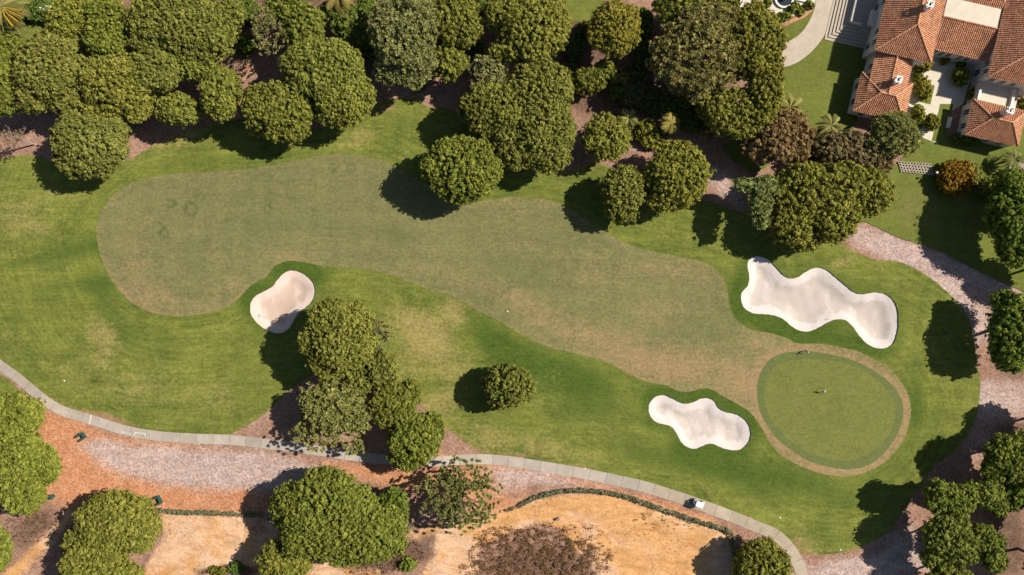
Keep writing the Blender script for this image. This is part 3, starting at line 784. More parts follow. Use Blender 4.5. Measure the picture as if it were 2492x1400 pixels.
garden_sheet('far_lawn', [(1755, 355), (1785, 345), (1850, 345), (1870, 400), (1830, 420), (1790, 395)], 0.03, M['lawn'])
garden_sheet('path_verge', [(-60, 905), (0, 912), (40, 942), (52, 960), (0, 990), (-60, 990)], 0.03, M['rough'])
drive = garden_sheet('driveway', [(1850, 160), (1850, 112), (1900, 107), (1925, 98), (1950, 80), (1970, 50), (1983, 17), (1992, -30), (2045, -30), (2032, 27), (2015, 70), (1987, 113), (1965, 135), (1935, 155), (1905, 164)], 0.07, M['drive'], attr=None, sp=2.0)
patio = garden_sheet('patio', [(1800, 22), (1826, 26), (1828, -40), (1800, -40)], 0.05, M['patio'], attr=None, sp=2.0, straight=True)
patio2 = garden_sheet('patio', [(1853, -40), (1855, 18), (1872, 25), (1888, 37), (1910, 42), (1928, 38), (1942, 40), (1944, 25), (1958, 12), (1982, 16), (1990, -40)], 0.06, M['patio'], attr=None, sp=2.0, straight=True)
garden_sheet('flower_bed', [(1835, -40), (1838, 30), (1850, 60), (1885, 72), (1930, 55), (1965, 38), (1984, 14), (1965, 0), (1940, -40)], 0.045, M['ground'], attr=lambda V_: dict(orange=np.full(len(V_), 0.5), pale=np.zeros(len(V_)), sand=np.zeros(len(V_)), ochre=np.zeros(len(V_)), soil=np.zeros(len(V_))))
# ------------------------------------------------------------------ foliage
def fib(n):
    i = np.arange(n) + 0.5
    ph = np.arccos(1 - 2 * i / n); th = np.pi * (1 + 5 ** 0.5) * i
    return np.stack([np.cos(th) * np.sin(ph), np.sin(th) * np.sin(ph), np.cos(ph)], 1)

def unit(a): return a / (np.linalg.norm(a, axis=1)[:, None] + 1e-9)

STY = {   # clump spacing, leaves per clump, leaf half-size, relief, clump keep-rate, core, needle-like
    'stone':  dict(sp=0.64, K=14, ls=0.145, amp=0.075, keep=1.0, core=True, needle=False, mat='leaf_pine', zmin=-0.30),
    'broad':  dict(sp=0.76, K=16, ls=0.175, amp=0.10, keep=0.97, core=True, needle=False, mat='leaf_broad', zmin=-0.45),
    'tuft':   dict(sp=0.95, K=26, ls=0.60, amp=0.13, keep=0.92, core=True, needle=True, mat='leaf_grey', zmin=-0.4),
    'sparse': dict(sp=0.95, K=24, ls=0.50, amp=0.22, keep=0.85, core=False, needle=True, mat='leaf_grey', zmin=-0.6),
    'dry':    dict(sp=0.82, K=20, ls=0.19, amp=0.16, keep=0.80, core=True, needle=False, mat='leaf_dry', zmin=-0.4),
    'shrub':  dict(sp=0.52, K=18, ls=0.14, amp=0.14, keep=0.95, core=True, needle=False, mat='leaf_broad', zmin=-0.2),
}

def leaf_quads(P, Nn, rc, K, ls, needle, rng):
    """P clump centres, Nn outward normals, rc radii -> vertices (n*K*4,3) and tint per vertex"""
    n = len(P)
    m = unit(Nn + np.array([0, 0, 0.35]))
    v = unit(rng.normal(size=(n, K, 3)).reshape(-1, 3)).reshape(n, K, 3)
    s = (v * m[:, None]).sum(2)
    v = np.where((s < -0.15)[:, :, None], v - 2 * s[:, :, None] * m[:, None], v)
    v = v.reshape(-1, 3)
    Pc = np.repeat(P, K, 0); R_ = np.repeat(rc, K)[:, None]
    clump_t = np.repeat(rng.uniform(0, 1, n), K)
    tint = np.clip(0.68 * clump_t + 0.32 * rng.uniform(0, 1, n * K), 0, 1)
    if not needle:
        pos = Pc + v * R_ * rng.uniform(0.72, 1.06, (n * K, 1))
        nn = unit(v + 0.55 * np.repeat(m, K, 0) + 0.45 * rng.normal(size=(n * K, 3)))
        a = unit(np.cross(nn, rng.normal(size=(n * K, 3)))); b = np.cross(nn, a)
        sz = ls * rng.uniform(0.7, 1.35, (n * K, 1))
        a = a * sz; b = b * sz * rng.uniform(0.55, 1.0, (n * K, 1))
        Q = np.stack([pos - a, pos - b * 0.9, pos + a, pos + b], 1)
    else:
        v = unit(v + 0.25 * np.repeat(Nn, K, 0))
        L = ls * rng.uniform(0.7, 1.2, (n * K, 1))
        side = unit(np.cross(v, rng.normal(size=(n * K, 3)))) * (ls * 0.13)
        p0 = Pc + v * 0.06; p1 = Pc + v * L
        Q = np.stack([p0 - side * 0.7, p0 + side * 0.7, p1 + side, p1 - side], 1)
    return Q.reshape(-1, 3), np.repeat(tint, 4)

def crown_points(lobes, st, rng, seed):
    """lobes: (cx,cy,cz,rx,ry,rzt,rzb,ux,uy,k) -> clump centres and normals on the outer skin"""
    wv = Waves(seed, 16, 3, 0.5, 1.6)
    PP = []; NN = []
    for i, (cx, cy, cz, rx, ry, rt, rb, ux, uy, kk) in enumerate(lobes):
        rm = (rx + ry) / 2; area = 4 * math.pi * (((rx * ry) ** 1.6 + 2 * (rm * rt) ** 1.6) / 3) ** 0.625
        n = max(40, int(area / st['sp'] ** 2))
        d = unit(fib(n) + rng.normal(size=(n, 3)) * 0.35 * st['sp'] / ((rx + ry + rt) / 3))
        th = rng.uniform(0, 6.28); c, s = math.cos(th), math.sin(th)
        d = np.stack([d[:, 0] * c - d[:, 1] * s, d[:, 0] * s + d[:, 1] * c, d[:, 2]], 1)
        d = d[d[:, 2] > st['zmin']]
        rz = np.where(d[:, 2] > 0, rt, rb)
        off = d * np.stack([np.full(len(d), rx), np.full(len(d), ry), rz], 1)
        w = wv(off + np.array([cx, cy, 0]), 0.20) + 0.5 * wv(off + np.array([cy, cx, 3.0]), 0.45)
        off *= (1 + st['amp'] * w + rng.normal(size=len(d)) * 0.018)[:, None]
        off += d * (0.20 * wv(off + np.array([cx, cy, cz]), 0.75) + st['sp'] * rng.uniform(-0.85, 0.5, len(d)))[:, None]
        dr = off[:, 0] * ux + off[:, 1] * uy
        off[:, 0] += ux * dr * (kk - 1); off[:, 1] += uy * dr * (kk - 1)
        p = off + np.array([cx, cy, cz])
        nn = unit(d / np.stack([np.full(len(d), rx), np.full(len(d), ry), rz], 1))
        keep = rng.uniform(size=len(d)) < st['keep']
        if st['core']: keep &= wv(p[:, [1, 2, 0]], 0.42) > -0.78
        for j, L2 in enumerate(lobes):
            if j == i: continue
            q = p - np.array(L2[:3])
            rz2 = np.where(q[:, 2] > 0, L2[5], L2[6])
            qq = np.sqrt((q[:, 0] / L2[3]) ** 2 + (q[:, 1] / L2[4]) ** 2 + (q[:, 2] / rz2) ** 2)
            keep &= qq > (0.90 if st['core'] else 0.6)
        PP.append(p[keep]); NN.append(nn[keep])
    return np.vstack(PP), np.vstack(NN)

def foliage_mesh(name, lobes, style, seed, dens=1.0):
    st = STY[style]; rng = np.random.default_rng(seed)
    P, Nn = crown_points(lobes, st, rng, seed)
    if not st['core']:
        # open crown: clumps hang through the volume, gathered on boughs
        c = np.array([l[:3] for l in lobes]).mean(0)
        P = c + (P - c) * rng.uniform(0.45, 1.02, (len(P), 1)) ** 0.6
    rc = st['sp'] * rng.uniform(0.38, 0.60, len(P))
    V1, t1 = leaf_quads(P, Nn, rc, int(st['K'] * dens), st['ls'], st['needle'], rng)
    if st['core']:
        # inner shell of coarser sprays that closes the crown
        k = rng.uniform(size=len(P)) < 0.95
        c = P[k] - Nn[k] * rng.uniform(0.45, 0.95, (k.sum(), 1))
        V2, t2 = leaf_quads(c, Nn[k], np.full(k.sum(), 0.3), 5, 0.48, False, rng)
        V1 = np.vstack([V1, V2]); t1 = np.append(t1, t2)
        for (cx, cy, cz, rx, ry, rt, rb, ux, uy, kk) in lobes:
            # inner boughs of each dome, tinted darker than the outer clumps
            n = int(4 * math.pi * ((rx + ry) / 2) * rt / 0.55)
            d = unit(fib(n) + rng.normal(size=(n, 3)) * 0.06); d = d[d[:, 2] > -0.25]
            off = d * np.array([rx, ry, rt]) * 0.80
            dr = off[:, 0] * ux + off[:, 1] * uy
            off[:, 0] += ux * dr * (kk - 1); off[:, 1] += uy * dr * (kk - 1)
            V2, t2 = leaf_quads(off + np.array([cx, cy, cz]), d, np.full(len(d), 0.12), 2, 0.75, False, rng)
            V1 = np.vstack([V1, V2]); t1 = np.append(t1, t2 * 0.5)
    F = np.arange(len(V1), dtype=np.int32).reshape(-1, 4)
    return np_mesh(name, V1, F, dict(tint=t1)), P

def lobe3(px, py, rx, ry, zc, flat=0.60, dz=0.0, rmax=6.5):
    z = zc + dz
    x, y = W(px, py, z)
    f = (1 - z / CAM_H) / PPM
    a, b = rx * f, ry * f
    rt = min(flat * (a + b) / 2, rmax); rb = rt * 0.75
    r = math.hypot(x, y) + 1e-6
    t = r / (CAM_H - z)
    Rm = (a + b) / 2
    kk = math.sqrt(max(1 - (rt * 0.85 * t / Rm) ** 2, 0.5))
    return (x, y, z, a, b, rt, rb, x / r, y / r, kk)

TREE_ID = [100]
def tree(kind, style, lobes_px, label, zc=None, col=(1, 1, 1), flat=0.6, group=None, cat='tree', dens=1.0, base=None, limbs=5):
    TREE_ID[0] += 1; seed = TREE_ID[0]
    rng = random.Random(seed)
    R0 = max((l[2] + l[3]) / 2 for l in lobes_px) / PPM
    if zc is None: zc = 4.0 + 0.36 * R0
    lobes = []
    for l in lobes_px:
        dz = l[4] if len(l) > 4 else 0.0
        lobes.append(lobe3(l[0], l[1], l[2], l[3], zc, flat, dz))
    # uneven boughs: smaller domes swelling out of the main ones
    if STY[style]['core'] and R0 > 2.2:
        for l in list(lobes):
            big = (l[3] + l[4]) / 2
            if big < 2.0: continue
            a0 = rng.uniform(0, 6.28); nb = 6 if big < 5 else 8
            for q in range(nb):
                a = a0 + 6.283 * q / nb + rng.uniform(-.3, .3); e = rng.uniform(0.12, 1.05)
                dx, dy, dz = math.cos(e) * math.cos(a), math.cos(e) * math.sin(a), math.sin(e)
                s = rng.uniform(0.28, 0.54)
                reach = rng.uniform(0.96, 1.18) - s
                lobes.append((l[0] + dx * l[3] * reach, l[1] + dy * l[4] * reach, l[2] + dz * l[5] * reach, l[3] * s, l[4] * s, l[5] * s * 1.05, l[6] * s, l[7], l[8], l[9]))
    # trunk foot below the heaviest lobe
    wts = [l[3] * l[4] for l in lobes]
    bx = sum(l[0] * w for l, w in zip(lobes, wts)) / sum(wts); by = sum(l[1] * w for l, w in zip(lobes, wts)) / sum(wts)
    if base: bx, by = W(*base)
    bz = gz(bx, by) - 0.1
    root = empty(kind, (bx, by, bz))
    root.color = (*col, 1)
    j = 1 + rng.uniform(-0.07, 0.07)
    cc = (col[0] * j * (1 + rng.uniform(-0.03, 0.03)), col[1] * j, col[2] * j * (1 + rng.uniform(-0.1, 0.1)))
    sh = [(l[0] - bx, l[1] - by, l[2] - bz) + l[3:] for l in lobes]
    me, P = foliage_mesh('crown', sh, style, seed, dens)
    o = link_mesh('crown', me, M[STY[style]['mat']], root)
    o.color = (*cc, 1)
    # trunk and limbs
    mb = MB()
    top = Vector((np.average([l[0] for l in sh], weights=wts), np.average([l[1] for l in sh], weights=wts), max(1.2, zc - bz - lobes[0][6] * 0.35)))
    r0 = 0.10 + 0.035 * R0
    bend = Vector((rng.uniform(-.3, .3), rng.uniform(-.3, .3), 0))
    pts = [Vector((0, 0, -0.3)), top * 0.3 + bend, top * 0.65 + bend, top]
    pts[1].z = top.z * 0.3; pts[2].z = top.z * 0.65
    mb.tube(pts, [r0 * 1.25, r0, r0 * 0.85, r0 * 0.6], 9)
    targets = [Vector((l[0], l[1], l[2] + 0.15 * l[5])) for l in sh[:14]]
    if STY[style]['core']:
        for q in range(limbs):
            p = Vector(P[rng.randrange(len(P))]); targets.append(top + (p - top) * 0.7)
    else:
        for q in range(26):
            p = Vector(P[rng.randrange(len(P))]); targets.append(top + (p - top) * 0.95)
    for tg in targets:
        s = pts[2].lerp(pts[3], rng.uniform(0.0, 1.0))
        if (tg - s).length < 0.4: continue
        mid = s.lerp(tg, 0.5) + Vector((rng.uniform(-.25, .25), rng.uniform(-.25, .25), rng.uniform(0, .35)))
        mb.tube([s, mid, tg], [r0 * 0.42, r0 * 0.28, 0.03], 5, cap=False)
    tb = mb.build('trunk', M['bark'], root, smooth=True)
    tag(root, label, cat, group)
    return root

def shrub(px, py, rx, ry, label, h=1.6, style='shrub', col=(1, 1, 1), name='shrub', group=None, flat=None):
    f = 1 / PPM
    zc = h * 0.42
    return tree(name, style, [(px, py, rx, ry)], label, zc=zc, col=col, flat=(h * 0.58) / max((rx + ry) / 2 * f, 0.3) if flat is None else flat, cat='shrub', group=group, limbs=3)

SP = 'stone_pine_tree'
GW = 'stone pines of the wood along the fairway'
OL = (1.0, 1.0, 1.0); DK = (0.72, 0.84, 0.80); YL = (1.07, 1.06, 0.95); GR = (0.93, 1.02, 0.92)
# wood above the fairway, left part
tree(SP, 'stone', [(222, 348, 92, 74), (215, 385, 80, 48, -0.6), (262, 320, 55, 45)], 'round stone pine standing alone in front of the wood, its shadow on the rough', 7.0, OL, group=GW)
tree(SP, 'stone', [(8, 185, 50, 75), (15, 120, 40, 34), (12, 250, 42, 32)], 'stone pine cut off by the left edge below the small lawn', 7.4, GR, group=GW)
tree(SP, 'stone', [(128, 165, 90, 88), (88, 220, 58, 58, -0.8), (172, 232, 58, 52, -0.8)], 'broad stone pine right of the pine at the left edge', 8.2, OL, group=GW)
tree(SP, 'stone', [(168, 48, 54, 48), (205, 20, 35, 35)], 'stone pine beside the flowering shrub at the top left', 8.6, YL, group=GW)
tree(SP, 'stone', [(265, 95, 62, 56), (262, 35, 50, 38)], 'narrow stone pine between two broad ones at upper left', 9.0, GR, group=GW)
tree(SP, 'stone', [(430, 50, 120, 72), (370, 85, 60, 50), (505, 90, 70, 62), (560, 40, 35, 45)], 'largest stone pine crown of the wood, reaching the top edge', 9.6, OL, group=GW)
tree(SP, 'stone', [(288, 205, 88, 74), (255, 255, 60, 42, -1.0), (335, 258, 42, 38, -1.0)], 'stone pine directly behind the lone round pine', 8.0, YL, group=GW)
tree(SP, 'stone', [(385, 168, 66, 58)], 'stone pine left of the dark gap in the canopy', 8.6, OL, group=GW)
tree(SP, 'stone', [(470, 156, 60, 40)], 'small stone pine just above the dark gap in the canopy', 8.4, GR, group=GW)
tree(SP, 'stone', [(437, 270, 60, 36), (384, 222, 24, 38)], 'low stone pine just below the dark gap in the canopy', 6.6, YL, group=GW)
tree(SP, 'stone', [(540, 228, 50, 64)], 'upright stone pine right of the dark gap in the canopy', 7.6, OL, group=GW)
tree(SP, 'stone', [(682, 265, 90, 66), (700, 315, 58, 36, -0.5), (640, 310, 36, 22, -1.8)], 'wide stone pine in front of the mulch opening, throwing shade on the rough', 6.8, OL, group=GW)
tree(SP, 'stone', [(785, 165, 95, 68), (740, 190, 50, 50)], 'stone pine behind the egg shaped pine at the grass edge', 8.6, GR, group=GW)
tree(SP, 'stone', [(832, 238, 74, 76)], 'egg shaped stone pine at the grass edge left of the brown bank', 7.4, OL, group=GW)
# wood above the fairway, middle
tree('pine_tree', 'sparse', [(655, 85, 44, 52), (640, 40, 30, 30)], 'thin grey pine with bare twigs above the mulch opening', 9.5, (0.95, 0.95, 0.95), cat='tree')
tree('broadleaf_tree', 'broad', [(742, 70, 50, 60), (700, 25, 55, 38)], 'dark green tree between the thin grey pine and the dark undergrowth', 8.0, (0.9, 0.95, 0.9))
tree('broadleaf_tree', 'broad', [(850, 55, 45, 40), (810, 25, 30, 28), (870, 85, 30, 22)], 'low dark tree under the palm at the top edge', 5.0, DK)
tree('pine_tree', 'tuft', [(985, 60, 76, 76), (988, 130, 70, 58), (955, 175, 40, 28, -1), (1008, 188, 38, 24, -1)], 'tall grey green tufted pine reaching the top edge', 10.0, (0.92, 1.0, 0.95))
tree('broadleaf_tree', 'broad', [(1112, 55, 62, 66), (1075, 20, 40, 40), (1090, 150, 46, 44, -1.0)], 'yellow green tree between the tufted pine and the broad olive crown', 8.5, YL)
tree(SP, 'stone', [(1300, 62, 88, 84), (1235, 30, 62, 50), (1270, 118, 72, 40, -0.6)], 'broad olive stone pine left of the far lawn gap', 9.5, YL, group=GW)
tree('pine_tree', 'tuft', [(1190, 178, 44, 44)], 'small grey pine wedged between broad green crowns', 7.5, (1.0, 1.0, 1.1))
tree(SP, 'stone', [(1312, 215, 80, 70), (1322, 318, 72, 88), (1210, 268, 80, 66), (1262, 350, 60, 60), (1152, 265, 38, 38, -1), (1330, 385, 55, 34, -1.4)], 'huge many domed stone pine above the middle of the fairway', 8.0, OL, group=GW)
tree(SP, 'stone', [(1125, 412, 92, 78), (1120, 455, 60, 42, -0.6)], 'round stone pine on the fairway edge with a big round shadow', 7.4, GR, group=GW)
tree(SP, 'stone', [(1495, 72, 62, 66)], 'round yellow green pine right of the far lawn gap', 8.5, (1.25, 1.12, 0.9))
tree(SP, 'stone', [(1474, 338, 58, 56), (1505, 325, 28, 34)], 'small round pine on the mulch path above the two grass edge pines', 5.6, YL)
tree(SP, 'stone', [(1517, 462, 51, 56), (1515, 510, 42, 32, -0.8)], 'upright oval pine at the fairway edge with its shadow to the left', 6.2, OL)
tree(SP, 'stone', [(1650, 425, 76, 78), (1620, 480, 50, 36, -0.8)], 'full round pine right of the upright oval pine', 6.6, YL)
# wood in the upper right
tree('broadleaf_tree', 'broad', [(1835, 110, 72, 92), (1860, 210, 42, 80)], 'tall dense green tree beside the curved drive', 9.0, (1.2, 1.1, 0.9))
tree('pine_tree', 'tuft', [(1690, 140, 100, 90), (1720, 60, 80, 50)], 'wide grey pine left of the tall tree by the drive', 9.5, (1.1, 1.0, 0.95))
tree('broadleaf_tree', 'broad', [(1660, 20, 75, 38), (1740, 5, 60, 30)], 'green tree at the top edge behind the wide grey pine', 8.0, YL)
tree('broadleaf_tree', 'broad', [(1795, 275, 90, 62), (1740, 260, 45, 45)], 'green tree below the wide grey pine', 7.0, (1.15, 1.08, 0.9))
tree('broadleaf_tree', 'broad', [(1430, 195, 42, 30), (1470, 170, 30, 18), (1500, 185, 24, 14)], 'low scrubby tree in the shady gap above the mulch path', 3.6, (0.95, 0.95, 0.9))
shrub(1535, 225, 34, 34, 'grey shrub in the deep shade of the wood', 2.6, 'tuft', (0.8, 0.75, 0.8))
shrub(1570, 320, 34, 28, 'olive shrub on the mulch behind the full round pine', 2.4, 'broad', (1.1, 1.0, 0.8))
shrub(1590, 340, 30, 22, 'small olive shrub touching the full round pine', 1.8, 'broad', (1.15, 1.05, 0.8))
tree('pine_tree', 'dry', [(1905, 335, 72, 58), (1850, 365, 45, 35, -1)], 'reddish brown tree below the tall tree by the drive', 7.0, (1.0, 0.98, 0.75))
tree('pine_tree', 'tuft', [(2172, 328, 62, 52)], 'grey green pine in front of the near villa wing', 6.5, (1.0, 1.05, 0.95))
tree('broadleaf_tree', 'dry', [(2050, 365, 72, 42), (2110, 390, 60, 34)], 'brownish tree behind the large bushy green tree', 5.0, (0.85, 0.95, 0.7))
tree('broadleaf_tree', 'broad', [(1955, 465, 74, 68), (2040, 455, 78, 60), (2112, 468, 60, 54), (1928, 545, 52, 52), (2030, 530, 68, 54), (1960, 580, 40, 28, -1.2)], 'large bushy green tree above the double bunker', 6.5, (1.1, 1.06, 0.9))
tree('pine_tree', 'tuft', [(1858, 458, 36, 24), (1850, 500, 26, 28), (1852, 535, 20, 22), (1810, 450, 24, 16)], 'thin pine left of the large bushy tree with its trunk shadow on the rough', 8.0, (0.95, 1.1, 0.9), base=(1797, 489), limbs=4)
shrub(2323, 432, 46, 42, 'rusty red dome shaped shrub behind the block edging', 3.6, 'shrub', (1.3, 0.74, 0.5))
shrub(2362, 424, 24, 26, 'pale green shrub beside the rusty red dome', 2.4, 'shrub', (1.25, 1.15, 1.3))
tree('broadleaf_tree', 'broad', [(2465, 520, 66, 95), (2470, 600, 45, 50, -1), (2485, 470, 40, 40)], 'big dark broadleaf tree at the right edge above the chipping strip', 7.5, (0.75, 0.92, 0.8))
shrub(2415, 455, 40, 24, 'dark shrub with red flowers beside the big tree at right', 2.2, 'shrub', (0.8, 0.85, 0.9))
shrub(2470, 430, 34, 20, 'dark shrub at the right edge below the deck', 2.0, 'shrub', (0.75, 0.8, 0.8))
# right edge
tree('broadleaf_tree', 'broad', [(2462, 800, 58, 86), (2440, 735, 30, 26), (2455, 860, 48, 44, -1)], 'dense dark tree at the right edge level with the double bunker', 7.2, (0.82, 0.98, 0.82))
tree('pine_tree', 'broad', [(2440, 1105, 50, 44), (2482, 1130, 42, 58), (2418, 1140, 34, 34, -0.8), (2480, 1080, 36, 28)], 'dense pine at the right edge below the green', 7.6, (0.9, 1.0, 0.9))
tree('pine_tree', 'broad', [(2285, 1206, 40, 38), (2332, 1216, 40, 38), (2358, 1192, 22, 20, -0.6)], 'flat crowned pine at the point of the rough below the green', 8.0, (0.95, 1.05, 0.95))
tree('pine_tree', 'broad', [(2400, 1200, 34, 34), (2426, 1226, 26, 30, -0.5), (2376, 1190, 24, 20, -0.7)], 'small pine between the dense right edge pine and the flat crowned one', 7.0, (1.0, 1.08, 0.95))
tree('pine_tree', 'broad', [(2288, 1300, 44, 48), (2332, 1328, 44, 44), (2275, 1350, 34, 34, -0.8), (2322, 1272, 34, 30, -0.5)], 'pine below the flat crowned pine at lower right', 8.0, (1.0, 1.05, 0.95))
tree('pine_tree', 'broad', [(2400, 1328, 40, 40), (2420, 1362, 26, 28, -0.6), (2384, 1300, 28, 24, -0.6)], 'narrow pine in the deep shade at lower right', 6.6, (0.92, 1.02, 0.9))
tree('pine_tree', 'broad', [(2310, 1405, 52, 36)], 'pine cut off by the bottom edge at lower right', 7.0, (1.0, 1.05, 0.95))
tree('pine_tree', 'broad', [(2470, 1190, 38, 46, -1.0)], 'pine at the right edge under the dense one', 6.4, (0.85, 0.98, 0.85))
tree('broadleaf_tree', 'broad', [(1852, 1378, 66, 66), (1835, 1400, 50, 40)], 'round tree inside the bend of the cart path at the bottom edge', 5.2, (1.0, 1.0, 0.9))
# lower left
tree(SP, 'stone', [(35, 1010, 76, 56), (45, 1105, 72, 75), (55, 1195, 62, 54), (112, 1130, 36, 46, -0.8)], 'long many domed stone pine at the left edge below the cart path', 7.0, GR)
tree(SP, 'stone', [(292, 1272, 102, 76), (235, 1340, 84, 60), (250, 1400, 100, 50)], 'two domed stone pine beside the orange chips at bottom left', 6.6, OL)
tree(SP, 'stone', [(-12, 1335, 44, 56)], 'stone pine mostly outside the bottom left corner', 6.0, GR)
tree(SP, 'stone', [(800, 1235, 118, 82), (712, 1235, 52, 64, -0.5), (885, 1292, 104, 76), (770, 1300, 90, 60), (790, 1165, 50, 30, -0.8), (840, 1340, 60, 36, -1)], 'very large stone pine below the cart path at the bottom', 8.0, GR)
tree(SP, 'stone', [(958, 1232, 36, 46)], 'small dark pine at the right flank of the very large stone pine', 5.0, (0.72, 0.9, 0.75))
tree(SP, 'stone', [(688, 1368, 62, 56)], 'small stone pine at the bottom edge left of the very large one', 6.2, YL)
tree('pine_tree', 'sparse', [(1140, 1148, 60, 38), (1150, 1218, 66, 62), (1065, 1200, 52, 56), (1120, 1265, 60, 30)], 'open see through pine between the cart path and the sand', 6.5, (0.92, 1.0, 0.9), dens=2.3)
tree(SP, 'stone', [(828, 818, 88, 90), (800, 870, 52, 52, -0.5)], 'big domed stone pine beside the kidney shaped bunker', 9.0, OL)
tree('pine_tree', 'sparse', [(915, 812, 46, 42)], 'thin grey pine leaning out behind the big domed stone pine', 8.0, (0.95, 0.95, 0.9), dens=1.3)
tree(SP, 'stone', [(930, 898, 38, 46), (880, 920, 50, 36, -0.8)], 'small stone pine at the upper tip of the mulch triangle', 6.5, OL)
tree('pine_tree', 'tuft', [(808, 988, 72, 58), (850, 1010, 50, 40)], 'grey green pine above the cart path in the mulch triangle', 7.0, (1.0, 1.05, 0.85))
tree('pine_tree', 'sparse', [(775, 1055, 60, 42), (760, 1025, 40, 34)], 'ragged open pine overhanging the cart path', 6.0, (1.05, 1.1, 0.85), dens=1.3)
tree('pine_tree', 'sparse', [(862, 1082, 28, 32)], 'small tufted pine right at the cart path edge', 4.5, (1.05, 1.1, 0.85), dens=1.6)
tree(SP, 'stone', [(955, 985, 58, 56), (998, 955, 30, 32, -1)], 'stone pine in the middle of the mulch triangle', 6.6, OL)
tree(SP, 'stone', [(1008, 1065, 64, 62), (1045, 1040, 40, 36, -0.6), (995, 1110, 46, 32, -0.8)], 'stone pine at the right corner of the mulch triangle covering the cart path', 6.6, GR)
tree('broadleaf_tree', 'broad', [(1238, 938, 60, 50), (1225, 965, 40, 30, -0.8)], 'lone small round tree on the rough below the fairway', 5.0, (0.9, 0.95, 0.85), flat=0.75)
shrub(994, 1374, 19, 15, 'small green bush alone on the dark soil at the bottom', 1.6, 'shrub', (1.0, 1.1, 0.8))
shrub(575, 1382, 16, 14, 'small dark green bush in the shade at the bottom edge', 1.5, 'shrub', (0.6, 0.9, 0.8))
shrub(530, 1388, 26, 10, 'low olive bush along the bottom edge', 0.9, 'shrub', (1.0, 0.9, 0.7))
# gardens
shrub(105, 25, 40, 28, 'flowering shrub at the top left beside the small lawn', 2.8, 'shrub', (0.75, 1.0, 0.9))
shrub(54, 52, 11, 11, 'tiny bush on the lawn below the flowering shrub', 1.0, 'shrub', (1.1, 1.1, 1.0))
for q, (x, y, rx, ry, lab, c_, h_) in enumerate([
    (2238, 158, 26, 18, 'shrub at the corner of the near villa roof', (1.3, 1.1, 0.8), 3.5), (2232, 190, 11, 11, 'small round bush beside the near villa chimney', (1.2, 1.1, 0.7), 2.4),
    (2243, 216, 19, 28, 'shrub on the left side of the sunny courtyard', (1.2, 1.05, 0.8), 3.0), (2233, 278, 14, 22, 'shrub at the near corner of the villa wing', (1.1, 1.05, 0.8), 2.6),
    (2336, 188, 20, 22, 'dark shrub in the courtyard by the far villa wall', (0.9, 0.95, 0.8), 3.0), (2268, 298, 17, 19, 'shrub in the courtyard bed near the lawn', (1.1, 0.95, 0.8), 2.0),
    (2372, 232, 17, 18, 'shrub at the back corner of the tiled pavilion at right', (1.1, 1.0, 0.75), 2.6), (2358, 335, 34, 16, 'long dark shrub below the eave of the pavilion at right', (0.75, 0.9, 0.75), 2.0),
    (2488, 262, 14, 22, 'shrub on the sunny terrace at the right edge', (1.2, 1.05, 0.9), 2.4), (1868, 8, 6, 5, 'left topiary ball on the cream patio', (0.9, 1, 0.8), 1.1),
    (1926, 22, 6, 5, 'lower right topiary ball on the cream patio', (0.9, 1, 0.8), 1.1), (1934, 17, 5, 5, 'upper right topiary ball on the cream patio', (0.9, 1, 0.8), 1.1),
    (1905, 42, 18, 3.5, 'low clipped hedge at the front of the cream patio', (0.9, 1, 0.8), 0.7), (1948, 26, 5, 10, 'low clipped hedge at the right of the cream patio', (0.9, 1, 0.8), 0.7), (1970, 14, 12, 4, 'low clipped hedge beside the top of the drive', (0.9, 1, 0.8), 0.7),
    (2298, 147, 8, 8, 'round clipped bush left in the shaded courtyard', (0.7, 0.9, 0.75), 1.3), (2338, 157, 8, 8, 'round clipped bush right in the shaded courtyard', (0.7, 0.9, 0.75), 1.3)]):
    shrub(x, y, rx, ry, lab, h_, 'shrub', c_)

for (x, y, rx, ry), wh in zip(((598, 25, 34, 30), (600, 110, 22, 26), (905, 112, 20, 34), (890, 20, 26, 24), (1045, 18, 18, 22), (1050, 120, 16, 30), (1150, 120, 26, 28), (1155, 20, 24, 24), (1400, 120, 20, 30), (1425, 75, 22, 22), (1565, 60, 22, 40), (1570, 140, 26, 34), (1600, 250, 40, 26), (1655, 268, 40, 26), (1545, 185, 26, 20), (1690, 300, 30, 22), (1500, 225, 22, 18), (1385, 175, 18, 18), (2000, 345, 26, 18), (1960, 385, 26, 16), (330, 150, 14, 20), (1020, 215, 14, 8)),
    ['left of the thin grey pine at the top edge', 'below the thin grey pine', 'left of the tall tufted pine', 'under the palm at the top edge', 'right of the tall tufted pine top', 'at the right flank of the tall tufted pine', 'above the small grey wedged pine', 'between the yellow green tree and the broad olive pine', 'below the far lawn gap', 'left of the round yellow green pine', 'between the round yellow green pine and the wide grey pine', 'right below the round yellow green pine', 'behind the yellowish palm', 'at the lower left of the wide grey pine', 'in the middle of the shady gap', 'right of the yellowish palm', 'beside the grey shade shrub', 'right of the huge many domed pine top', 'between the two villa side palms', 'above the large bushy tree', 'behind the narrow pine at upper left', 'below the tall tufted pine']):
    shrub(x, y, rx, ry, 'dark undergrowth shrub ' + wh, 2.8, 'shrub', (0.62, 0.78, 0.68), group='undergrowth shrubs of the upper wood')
for x, y, rx, ry, wh in ((2575, 470, 60, 60, 'level with the rusty shrub'), (2570, 655, 60, 55, 'level with the chipping strip bend'), (2575, 1030, 60, 60, 'level with the putting green'), (2560, 1260, 55, 55, 'level with the golf cart'), (2550, 1370, 60, 50, 'at the lower corner')):
    tree('pine_tree', 'stone', [(x, y, rx, ry)], 'pine beyond the right edge ' + wh, 8.0, (0.9, 1.0, 0.9), group='pines beyond the right edge')

